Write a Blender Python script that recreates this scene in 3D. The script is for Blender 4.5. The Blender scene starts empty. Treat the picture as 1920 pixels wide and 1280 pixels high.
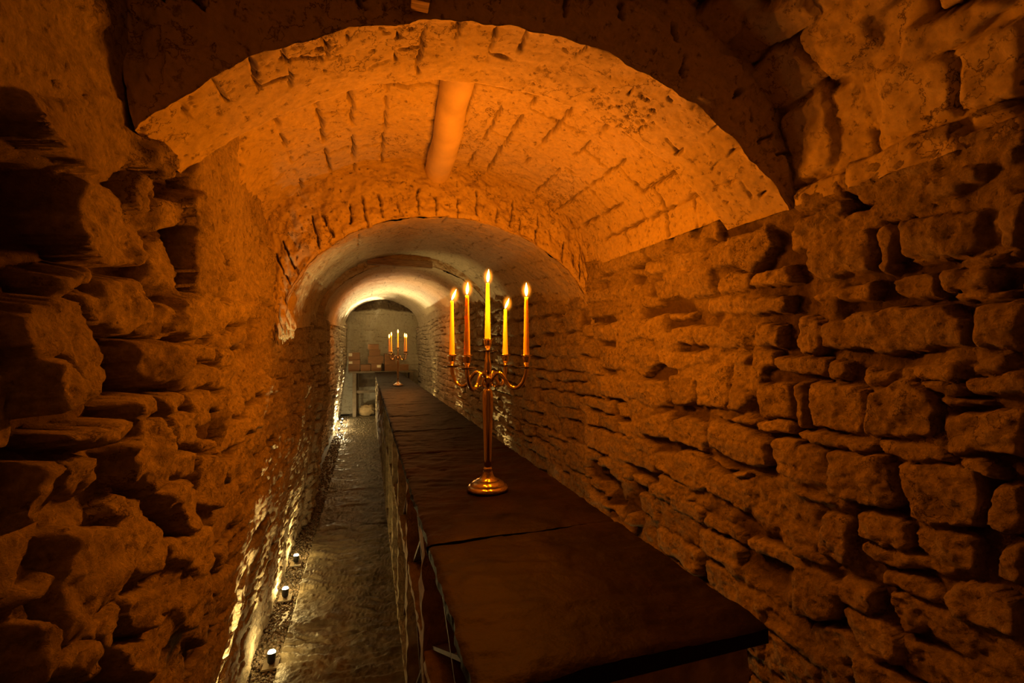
import bpy, bmesh, math, random
import numpy as np
from mathutils import Vector, Matrix

PI = math.pi
scene = bpy.context.scene
COL = scene.collection
CAMZ = 1.75
TH = math.atan(270 / 853)

# ------------------------------------------------------------------ numpy noise
def _hash(ix, iy, seed):
    h = (ix.astype(np.int64) * 374761393 + iy.astype(np.int64) * 668265263 + seed * 1442695041) & 0xffffffff
    h = ((h ^ (h >> 13)) * 1274126177) & 0xffffffff
    h = ((h ^ (h >> 16)) * 2246822519) & 0xffffffff
    return (h ^ (h >> 15)) & 0xffffffff

def noise(x, y, seed=0):
    x0 = np.floor(x); y0 = np.floor(y)
    fx = x - x0; fy = y - y0
    u = fx * fx * fx * (fx * (fx * 6 - 15) + 10); v = fy * fy * fy * (fy * (fy * 6 - 15) + 10)
    def g(dx, dy):
        a = _hash(x0 + dx, y0 + dy, seed) * (2 * PI / 4294967296.0)
        return np.cos(a) * (fx - dx) + np.sin(a) * (fy - dy)
    a = g(0, 0); b = g(1, 0); c = g(0, 1); d = g(1, 1)
    return ((a + (b - a) * u) * (1 - v) + (c + (d - c) * u) * v) * 1.5

def fbm(x, y, octv=4, seed=0, gain=.5):
    s = 0; a = 1.0; f = 1.0
    for o in range(octv):
        s = s + a * noise(x * f + 17.3 * o, y * f - 9.1 * o, seed + o * 31); a *= gain; f *= 2.03
    return s

def smooth(a, b, x):
    t = np.clip((x - a) / (b - a), 0, 1)
    return t * t * (3 - 2 * t)

# ------------------------------------------------------------------ materials
def mat(name):
    m = bpy.data.materials.new(name); m.use_nodes = True
    nt = m.node_tree
    return m, nt, nt.nodes['Principled BSDF']

def node(nt, kind, **kw):
    n = nt.nodes.new(kind)
    for k, v in kw.items(): setattr(n, k, v)
    return n

def simple(name, col, rough=.6, metal=0.0, bump=0.0, bscale=80.0, var=0.0, vscale=12.0, stretch=(1, 1, 1), bdist=.004, spec=.5):
    m, nt, b = mat(name)
    b.inputs['Base Color'].default_value = (*col, 1)
    b.inputs['Roughness'].default_value = rough
    b.inputs['Specular IOR Level'].default_value = spec
    b.inputs['Metallic'].default_value = metal
    tc = node(nt, 'ShaderNodeTexCoord'); mp = node(nt, 'ShaderNodeMapping')
    mp.inputs['Scale'].default_value = stretch
    nt.links.new(tc.outputs['Object'], mp.inputs['Vector'])
    if var > 0:
        n = node(nt, 'ShaderNodeTexNoise'); n.inputs['Scale'].default_value = vscale; n.inputs['Detail'].default_value = 6
        nt.links.new(mp.outputs['Vector'], n.inputs['Vector'])
        r = node(nt, 'ShaderNodeValToRGB')
        r.color_ramp.elements[0].position = .3; r.color_ramp.elements[1].position = .7
        r.color_ramp.elements[0].color = (*[c * (1 - var) for c in col], 1)
        r.color_ramp.elements[1].color = (*[min(1, c * (1 + var)) for c in col], 1)
        nt.links.new(n.outputs['Fac'], r.inputs['Fac']); nt.links.new(r.outputs['Color'], b.inputs['Base Color'])
    if bump > 0:
        n = node(nt, 'ShaderNodeTexNoise'); n.inputs['Scale'].default_value = bscale; n.inputs['Detail'].default_value = 8
        nt.links.new(mp.outputs['Vector'], n.inputs['Vector'])
        bp = node(nt, 'ShaderNodeBump'); bp.inputs['Strength'].default_value = bump; bp.inputs['Distance'].default_value = bdist
        nt.links.new(n.outputs['Fac'], bp.inputs['Height']); nt.links.new(bp.outputs['Normal'], b.inputs['Normal'])
    return m

def masonry(name, c1, c2, mortar, b1=.6, d1=.006, b2=.5, mot=(.50, 1.34)):
    """limewashed stone: attribute tint picks a tone per stone, attribute joint is bare mortar"""
    m, nt, b = mat(name)
    L = nt.links.new
    tc = node(nt, 'ShaderNodeTexCoord')
    at = node(nt, 'ShaderNodeAttribute'); at.attribute_name = 'tint'
    aj = node(nt, 'ShaderNodeAttribute'); aj.attribute_name = 'joint'
    n1 = node(nt, 'ShaderNodeTexNoise'); n1.inputs['Scale'].default_value = 7; n1.inputs['Detail'].default_value = 8; n1.inputs['Roughness'].default_value = .65
    L(tc.outputs['Object'], n1.inputs['Vector'])
    ad = node(nt, 'ShaderNodeMath', operation='MULTIPLY_ADD'); ad.inputs[1].default_value = .55
    L(n1.outputs['Fac'], ad.inputs[0]); 
    sc = node(nt, 'ShaderNodeMath', operation='MULTIPLY'); sc.inputs[1].default_value = .6
    L(at.outputs['Fac'], sc.inputs[0]); L(sc.outputs[0], ad.inputs[2])
    mx = node(nt, 'ShaderNodeMix', data_type='RGBA')
    mx.inputs['A'].default_value = (*c1, 1); mx.inputs['B'].default_value = (*c2, 1)
    L(ad.outputs[0], mx.inputs['Factor'])
    n4 = node(nt, 'ShaderNodeTexNoise'); n4.inputs['Scale'].default_value = 55; n4.inputs['Detail'].default_value = 7; n4.inputs['Roughness'].default_value = .75
    L(tc.outputs['Object'], n4.inputs['Vector'])
    r4 = node(nt, 'ShaderNodeMapRange'); r4.inputs['From Min'].default_value = .3; r4.inputs['From Max'].default_value = .7
    r4.inputs['To Min'].default_value = mot[0]; r4.inputs['To Max'].default_value = mot[1]
    L(n4.outputs['Fac'], r4.inputs['Value'])
    vm = node(nt, 'ShaderNodeVectorMath', operation='SCALE'); L(mx.outputs['Result'], vm.inputs[0]); L(r4.outputs['Result'], vm.inputs['Scale'])
    # small pits and flakes where the limewash has come off
    n3 = node(nt, 'ShaderNodeTexNoise'); n3.inputs['Scale'].default_value = 38; n3.inputs['Detail'].default_value = 6; n3.inputs['Roughness'].default_value = .7
    L(tc.outputs['Object'], n3.inputs['Vector'])
    rp = node(nt, 'ShaderNodeMapRange'); rp.inputs['From Min'].default_value = .58; rp.inputs['From Max'].default_value = .68
    rp.inputs['To Max'].default_value = .7
    L(n3.outputs['Fac'], rp.inputs['Value'])
    # hairline cracks through the limewash
    n5 = node(nt, 'ShaderNodeTexNoise'); n5.inputs['Scale'].default_value = 8; n5.inputs['Detail'].default_value = 7; n5.inputs['Roughness'].default_value = .62
    L(tc.outputs['Object'], n5.inputs['Vector'])
    s5 = node(nt, 'ShaderNodeMath', operation='SUBTRACT'); s5.inputs[1].default_value = .5; L(n5.outputs['Fac'], s5.inputs[0])
    a5 = node(nt, 'ShaderNodeMath', operation='ABSOLUTE'); L(s5.outputs[0], a5.inputs[0])
    m5 = node(nt, 'ShaderNodeMapRange'); m5.inputs['From Min'].default_value = .003; m5.inputs['From Max'].default_value = .009; m5.inputs['To Min'].default_value = 1; m5.inputs['To Max'].default_value = 0
    L(a5.outputs[0], m5.inputs['Value'])
    n6 = node(nt, 'ShaderNodeTexNoise'); n6.inputs['Scale'].default_value = 3.3; n6.inputs['Detail'].default_value = 3
    L(tc.outputs['Object'], n6.inputs['Vector'])
    m6 = node(nt, 'ShaderNodeMapRange'); m6.inputs['From Min'].default_value = .50; m6.inputs['From Max'].default_value = .60; m6.inputs['To Max'].default_value = .8
    L(n6.outputs['Fac'], m6.inputs['Value'])
    c5 = node(nt, 'ShaderNodeMath', operation='MULTIPLY'); L(m5.outputs['Result'], c5.inputs[0]); L(m6.outputs['Result'], c5.inputs[1])
    pc = node(nt, 'ShaderNodeMath', operation='MAXIMUM'); L(rp.outputs['Result'], pc.inputs[0]); L(c5.outputs[0], pc.inputs[1])
    mxx = node(nt, 'ShaderNodeMath', operation='MAXIMUM'); L(pc.outputs[0], mxx.inputs[0]); L(aj.outputs['Fac'], mxx.inputs[1])
    mm = node(nt, 'ShaderNodeMix', data_type='RGBA'); mm.inputs['B'].default_value = (*mortar, 1)
    L(mxx.outputs[0], mm.inputs['Factor']); L(vm.outputs['Vector'], mm.inputs['A'])
    L(mm.outputs['Result'], b.inputs['Base Color'])
    b.inputs['Roughness'].default_value = .85
    b.inputs['Specular IOR Level'].default_value = .25
    n2 = node(nt, 'ShaderNodeTexNoise'); n2.inputs['Scale'].default_value = 26; n2.inputs['Detail'].default_value = 10; n2.inputs['Roughness'].default_value = .74; n2.inputs['Distortion'].default_value = .3
    L(tc.outputs['Object'], n2.inputs['Vector'])
    bp = node(nt, 'ShaderNodeBump'); bp.inputs['Strength'].default_value = b1; bp.inputs['Distance'].default_value = d1
    L(n2.outputs['Fac'], bp.inputs['Height'])
    bp2 = node(nt, 'ShaderNodeBump'); bp2.inputs['Strength'].default_value = b2; bp2.inputs['Distance'].default_value = .01
    bp2.invert = True
    L(pc.outputs[0], bp2.inputs['Height']); L(bp.outputs['Normal'], bp2.inputs['Normal'])
    L(bp2.outputs['Normal'], b.inputs['Normal'])
    return m

M = {}
M['rubble'] = masonry('limewashed_rubble', (.50, .41, .28), (.74, .635, .47), (.12, .075, .042), 1.0, .03)
M['coursed'] = masonry('limewashed_coursed_stone', (.35, .285, .19), (.56, .465, .33), (.085, .052, .03), 1.0, .022)
M['plaster'] = masonry('limewash_plaster', (.48, .395, .275), (.585, .495, .355), (.10, .062, .036), .55, .005, .5, (.78, 1.18))
M['back'] = masonry('painted_back_wall', (.38, .34, .24), (.44, .40, .29), (.16, .12, .07), .3, .003, .5, (.8, 1.15))
M['flag'] = simple('riven_flagstone', (.15, .122, .075), .46, 0, .9, 50, .4, 9, bdist=.006)
M['slate'] = simple('dark_slate', (.0125, .006, .0035), .58, 0, .8, 45, .4, 7, bdist=.004, spec=.10)
M['rackstone'] = simple('split_rack_stone', (.36, .28, .16), .7, 0, .9, 70, .4, 20, bdist=.008)
M['rackwood'] = simple('dark_rack_board', (.075, .033, .016), .55, 0, .3, 60, .4, 8, (1, 1, 6), .002)
M['metal'] = simple('polished_nickel', (.62, .52, .44), .14, 1.0)
M['gravel'] = simple('dark_gravel', (.16, .12, .08), .7, 0, .5, 120, .6, 60)
M['oldwood'] = simple('old_timber', (.30, .20, .12), .75, 0, .7, 30, .4, 14, (1, 8, 8))
M['logwash'] = simple('limewashed_log', (.62, .51, .36), .8, 0, .5, 30, .15, 8)
M['crate'] = simple('wine_crate_pine', (.22, .10, .028), .6, 0, .4, 40, .3, 10, (.6, 6, 8))
M['tablewood'] = simple('bench_timber', (.13, .095, .05), .7, 0, .5, 40, .3, 10)
M['paper'] = simple('paper_label', (.62, .54, .36), .8, 0, 0, 1, .15, 60)
M['black'] = simple('black_lamp_metal', (.02, .02, .02), .4, .6)
M['slateblue'] = simple('grey_board', (.22, .21, .18), .8, 0, .2, 60, .3, 25)
M['sack'] = simple('hessian_sack', (.34, .24, .11), .9, 0, .6, 150, .2, 12)
M['wick'] = simple('burnt_wick', (.03, .02, .015), .9)

def wax():
    m, nt, b = mat('cream_candle_wax')
    b.inputs['Base Color'].default_value = (.90, .72, .46, 1)
    b.inputs['Roughness'].default_value = .45
    b.inputs['Subsurface Weight'].default_value = .9
    b.inputs['Subsurface Radius'].default_value = (1.0, .72, .38)
    b.inputs['Subsurface Scale'].default_value = .018
    return m
M['wax'] = wax()

def emis(name, col, strength, clear=False):
    m = bpy.data.materials.new(name); m.use_nodes = True
    nt = m.node_tree; nt.nodes.clear()
    out = node(nt, 'ShaderNodeOutputMaterial'); e = node(nt, 'ShaderNodeEmission')
    e.inputs['Color'].default_value = (*col, 1); e.inputs['Strength'].default_value = strength
    if clear:
        a = node(nt, 'ShaderNodeAddShader'); t = node(nt, 'ShaderNodeBsdfTransparent')
        nt.links.new(e.outputs[0], a.inputs[0]); nt.links.new(t.outputs[0], a.inputs[1]); nt.links.new(a.outputs[0], out.inputs['Surface'])
    else:
        nt.links.new(e.outputs[0], out.inputs['Surface'])
    return m
M['flame'] = emis('candle_flame', (1, .62, .14), 9.0, True)
M['lens'] = emis('lit_lamp_lens', (1, .80, .40), 60.0)
def halo():  # emissive volume imitating lens bloom around a flame, wider than the flame itself
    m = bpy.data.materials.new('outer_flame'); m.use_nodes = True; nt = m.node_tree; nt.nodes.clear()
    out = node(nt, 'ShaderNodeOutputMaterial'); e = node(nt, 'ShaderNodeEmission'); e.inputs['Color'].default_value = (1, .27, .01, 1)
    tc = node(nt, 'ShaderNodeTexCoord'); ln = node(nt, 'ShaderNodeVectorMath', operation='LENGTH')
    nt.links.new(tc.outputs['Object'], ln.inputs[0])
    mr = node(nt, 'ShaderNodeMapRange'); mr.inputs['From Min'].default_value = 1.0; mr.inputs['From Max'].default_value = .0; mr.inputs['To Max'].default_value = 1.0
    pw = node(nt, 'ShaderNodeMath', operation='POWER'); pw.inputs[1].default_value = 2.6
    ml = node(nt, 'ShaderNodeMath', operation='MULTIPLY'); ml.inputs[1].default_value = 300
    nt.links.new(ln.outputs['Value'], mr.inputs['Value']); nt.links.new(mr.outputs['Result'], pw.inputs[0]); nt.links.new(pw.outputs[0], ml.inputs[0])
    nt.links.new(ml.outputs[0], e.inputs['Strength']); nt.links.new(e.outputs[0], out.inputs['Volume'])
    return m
M['halo'] = halo()
M['steel'] = simple('pale_steel_plate', (.55, .5, .42), .45, .7)

# ------------------------------------------------------------------ mesh helpers
def link(name, me, m, parent=None, smoothshade=True):
    if m is not None: me.materials.append(m)
    o = bpy.data.objects.new(name, me); COL.objects.link(o)
    if parent is not None: o.parent = parent
    if smoothshade: me.polygons.foreach_set('use_smooth', [True] * len(me.polygons))
    return o

def grid_mesh(name, P, attrs=None, flip=False):
    nr, nc = P.shape[:2]
    me = bpy.data.meshes.new(name)
    idx = np.arange(nr * nc).reshape(nr, nc)
    q = np.stack([idx[:-1, :-1], idx[:-1, 1:], idx[1:, 1:], idx[1:, :-1]], -1).reshape(-1, 4)
    if flip: q = q[:, ::-1]
    n = len(q)
    me.vertices.add(nr * nc); me.vertices.foreach_set('co', P.reshape(-1).astype(np.float32))
    me.loops.add(n * 4); me.loops.foreach_set('vertex_index', q.reshape(-1).astype(np.int32))
    me.polygons.add(n); me.polygons.foreach_set('loop_start', np.arange(0, n * 4, 4, dtype=np.int32))
    me.polygons.foreach_set('loop_total', np.full(n, 4, dtype=np.int32))
    me.update(calc_edges=True)
    for k, a in (attrs or {}).items():
        at = me.attributes.new(k, 'FLOAT', 'POINT'); at.data.foreach_set('value', a.reshape(-1).astype(np.float32))
    return me

def join_arrays(parts):
    """several (P, attrs) grids -> one mesh"""
    V = []; Q = []; A = {}; b = 0
    for P, at in parts:
        nr, nc = P.shape[:2]
        idx = np.arange(nr * nc).reshape(nr, nc) + b
        Q.append(np.stack([idx[:-1, :-1], idx[:-1, 1:], idx[1:, 1:], idx[1:, :-1]], -1).reshape(-1, 4))
        V.append(P.reshape(-1, 3)); b += nr * nc
        for k, a in at.items(): A.setdefault(k, []).append(a.reshape(-1))
    V = np.concatenate(V); Q = np.concatenate(Q); n = len(Q)
    me = bpy.data.meshes.new('m')
    me.vertices.add(len(V)); me.vertices.foreach_set('co', V.reshape(-1).astype(np.float32))
    me.loops.add(n * 4); me.loops.foreach_set('vertex_index', Q.reshape(-1).astype(np.int32))
    me.polygons.add(n); me.polygons.foreach_set('loop_start', np.arange(0, n * 4, 4, dtype=np.int32))
    me.polygons.foreach_set('loop_total', np.full(n, 4, dtype=np.int32))
    me.update(calc_edges=True)
    for k, a in A.items():
        at = me.attributes.new(k, 'FLOAT', 'POINT'); at.data.foreach_set('value', np.concatenate(a).astype(np.float32))
    return me

def add_box(bm, c, s, rot=None, bevel=0.0):
    r = bmesh.ops.create_cube(bm, size=1)
    vs = r['verts']
    mtx = Matrix.Translation(Vector(c)) @ (rot.to_4x4() if rot is not None else Matrix.Identity(4)) @ Matrix.Diagonal((*s, 1))
    bmesh.ops.transform(bm, matrix=mtx, verts=vs)
    if bevel > 0:
        es = list({e for v in vs for e in v.link_edges})
        bmesh.ops.bevel(bm, geom=es, offset=bevel, segments=2, affect='EDGES', profile=.6)

def add_lathe(bm, prof, seg=40, axis=None):
    """prof: list of (r, z) from bottom to top"""
    rings = []
    for r, z in prof:
        if r < 1e-6: rings.append([bm.verts.new((0, 0, z))])
        else: rings.append([bm.verts.new((r * math.cos(2 * PI * k / seg), r * math.sin(2 * PI * k / seg), z)) for k in range(seg)])
    for a, b in zip(rings[:-1], rings[1:]):
        for k in range(seg):
            k2 = (k + 1) % seg
            if len(a) == 1 and len(b) == 1: continue
            if len(a) == 1: bm.faces.new((a[0], b[k2], b[k]))
            elif len(b) == 1: bm.faces.new((a[k], a[k2], b[0]))
            else: bm.faces.new((a[k], a[k2], b[k2], b[k]))

def add_tube(bm, pts, rad, seg=14, caps=True):
    pts = [Vector(p) for p in pts]; n = len(pts)
    rad = rad if isinstance(rad, (list, tuple)) else [rad] * n
    rings = []; up = Vector((0, 0, 1)); prev = None
    for i, p in enumerate(pts):
        t = (pts[min(i + 1, n - 1)] - pts[max(i - 1, 0)]).normalized()
        if prev is None:
            a = t.cross(up)
            if a.length < 1e-3: a = t.cross(Vector((1, 0, 0)))
            a.normalize()
        else:
            a = (prev - t * prev.dot(t)).normalized()
        prev = a; b = t.cross(a)
        rings.append([bm.verts.new(p + rad[i] * (a * math.cos(2 * PI * k / seg) + b * math.sin(2 * PI * k / seg))) for k in range(seg)])
    for A, B in zip(rings[:-1], rings[1:]):
        for k in range(seg):
            bm.faces.new((A[k], A[(k + 1) % seg], B[(k + 1) % seg], B[k]))
    if caps:
        bm.faces.new(rings[0][::-1]); bm.faces.new(rings[-1])

def bm_obj(name, bm, m, parent=None, sm=True, angle=None):
    bmesh.ops.recalc_face_normals(bm, faces=bm.faces)
    me = bpy.data.meshes.new(name); bm.to_mesh(me); bm.free()
    o = link(name, me, m, parent, sm)
    if angle is not None:
        me.set_sharp_from_angle(angle=math.radians(angle))
    return o

def catmull(pts, n=8):
    out = []
    P = [Vector(p) for p in pts]; P = [2 * P[0] - P[1]] + P + [2 * P[-1] - P[-2]]
    for i in range(1, len(P) - 2):
        for k in range(n):
            t = k / n
            out.append(.5 * ((2 * P[i]) + (-P[i - 1] + P[i + 1]) * t + (2 * P[i - 1] - 5 * P[i] + 4 * P[i + 1] - P[i + 2]) * t * t + (-P[i - 1] + 3 * P[i] - 3 * P[i + 1] + P[i + 2]) * t ** 3))
    out.append(P[-2])
    return out

def tag(o, label, cat, group=None, kind=None):
    o['label'] = label; o['category'] = cat
    if group: o['group'] = group
    if kind: o['kind'] = kind
    return o

def empty(name, loc, rz=0):
    o = bpy.data.objects.new(name, None); COL.objects.link(o); o.empty_display_size = .05
    o.location = loc; o.rotation_euler = (0, 0, rz)
    return o

def structure(o, label=None):
    o['kind'] = 'structure'
    if label: o['label'] = label; o['category'] = o.name.split('_')[0]
    return o

def copy_tree(o, parent=None):
    c = o.copy(); COL.objects.link(c)
    if parent is not None:
        c.parent = parent
    for ch in list(o.children): copy_tree(ch, c)
    return c

# ------------------------------------------------------------------ stone height fields
def stone(poly, off=0.0, tilt=(0, 0), edge=.014, crown=.006):
    return dict(p=np.array(poly, float), off=off, tilt=tilt, edge=edge, crown=crown)

def coursed(rng, s0, s1, t0, t1, h, w, gap=.006, jit=.008, off=.012, tilt=.12, split=.12, wob=.02):
    out = []; t = t0
    while t < t1:
        hh = rng.uniform(*h); s = s0 - rng.uniform(0, w[1])
        while s < s1:
            ww = rng.uniform(*w)
            cells = [(s, t, ww, hh)]
            if hh > .11 and rng.random() < split:
                f = rng.uniform(.3, .7); cells = [(s, t, ww, hh * f), (s, t + hh * f, ww, hh * (1 - f))]
            for (a, b, c, d) in cells:
                j = lambda: rng.uniform(-jit, jit)
                dz = wob * math.sin(a * 1.7 + b * 3.1)
                g = gap
                poly = [(a + g + j(), b + g + j() + dz), (a + c - g + j(), b + g + j() + dz), (a + c - g + j(), b + d - g + j() + dz), (a + g + j(), b + d - g + j() + dz)]
                out.append(stone(poly, rng.uniform(-off, off), (rng.uniform(-tilt, tilt), rng.uniform(-tilt, tilt)), rng.uniform(.007, .015), rng.uniform(.0, .007)))
            s += ww
        t += hh
    return out

def pip(poly, x, y):
    c = False; n = len(poly)
    for i in range(n):
        x1, y1 = poly[i]; x2, y2 = poly[i - 1]
        if (y1 > y) != (y2 > y) and x < (x2 - x1) * (y - y1) / (y2 - y1) + x1: c = not c
    return c

def prune(rand, traced):
    keep = []
    for r in rand:
        c = r['p'].mean(0); bad = False
        for q in traced:
            lo = q['p'].min(0); hi = q['p'].max(0)
            if c[0] < lo[0] - .3 or c[0] > hi[0] + .3 or c[1] < lo[1] - .3 or c[1] > hi[1] + .3: continue
            cq = q['p'].mean(0)
            if pip(q['p'], *c) or pip(r['p'], *cq) or sum(pip(q['p'], *v) for v in r['p']) >= 2: bad = True; break
        if not bad: keep.append(r)
    return keep

def stone_field(S, T, stones, mort=-.03, warp=.010, wscale=9.0, seed=1, rough=.006, bed=.8):
    """S, T ascending 1-D coordinates -> height, tint, joint (len(T), len(S))"""
    SS, TT = np.meshgrid(S, T)
    wx = warp * fbm(SS * wscale, TT * wscale, 5, seed, .58); wy = warp * fbm(SS * wscale, TT * wscale, 5, seed + 50, .58)
    X = SS + wx; Y = TT + wy
    H = np.full(SS.shape, -1.0); tint = np.full(SS.shape, .5); cov = np.zeros(SS.shape)
    fill = smooth(-.45, .30, fbm(SS * 3.1, TT * 3.1, 3, seed + 23))     # joints pointed flush here, raked out there
    base = mort * (.18 + .82 * fill) + .006 * fbm(SS * 22, TT * 22, 3, seed + 7)
    H[:] = base
    m = warp * 1.8 + .004
    rr = random.Random(seed)
    holes = [q for q in stones if q['off'] < -.05]
    for st in [q for q in stones if q['off'] >= -.05] + holes:
        p = st['p']; lo = p.min(0); hi = p.max(0)
        i0, i1 = np.searchsorted(S, [lo[0] - m, hi[0] + m]); j0, j1 = np.searchsorted(T, [lo[1] - m, hi[1] + m])
        tn = rr.random()
        if i1 - i0 < 1 or j1 - j0 < 1: continue
        x = X[j0:j1, i0:i1]; y = Y[j0:j1, i0:i1]
        ins = np.zeros(x.shape, bool); d = np.full(x.shape, 9.0)
        for k in range(len(p)):
            a = p[k]; b = p[k - 1]; e = b - a; l2 = e @ e + 1e-12
            u = np.clip(((x - a[0]) * e[0] + (y - a[1]) * e[1]) / l2, 0, 1)
            dk = np.hypot(x - a[0] - u * e[0], y - a[1] - u * e[1])
            q = np.clip(.016 - np.abs(d - dk), 0, None) / .016      # worn corners
            d = np.minimum(d, dk) - q * q * .016 * .25
            cr = (a[1] > y) != (b[1] > y)
            with np.errstate(divide='ignore', invalid='ignore'):
                ins ^= cr & (x < (b[0] - a[0]) * (y - a[1]) / (b[1] - a[1]) + a[0])
        d = np.where(ins, d, -1)
        c = p.mean(0)
        Hs = H[j0:j1, i0:i1]
        if st['off'] < -.05:
            f = smooth(-.004, .03, d)
            lowered = Hs + (st['off'] - Hs) * f
            Hs[:] = np.where(d > 0, np.minimum(Hs, lowered), Hs)
            continue
        f = np.clip(d / st['edge'], 0, 1); f = np.sqrt(f * (2 - f))
        hs = st['off'] + st['tilt'][0] * (x - c[0]) + st['tilt'][1] * (y - c[1]) + st['crown'] * np.clip(d / .05, 0, 1)
        b0 = base[j0:j1, i0:i1]
        hh = b0 + (hs - b0) * f
        up = (hh > Hs) & (d > 0)
        Hs[up] = hh[up]; tint[j0:j1, i0:i1][up] = tn
        cv = cov[j0:j1, i0:i1]; cv[up] = np.maximum(cv[up], f[up])
    rg = 1 - np.abs(fbm(SS * 9, TT * 15, 4, seed + 91, .6))
    H = H + rough * (fbm(SS * 13, TT * 13, 5, seed + 90, .62) + bed * rg)
    return H, tint, (1 - smooth(.15, .7, cov)) * (.12 + .88 * fill)

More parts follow.
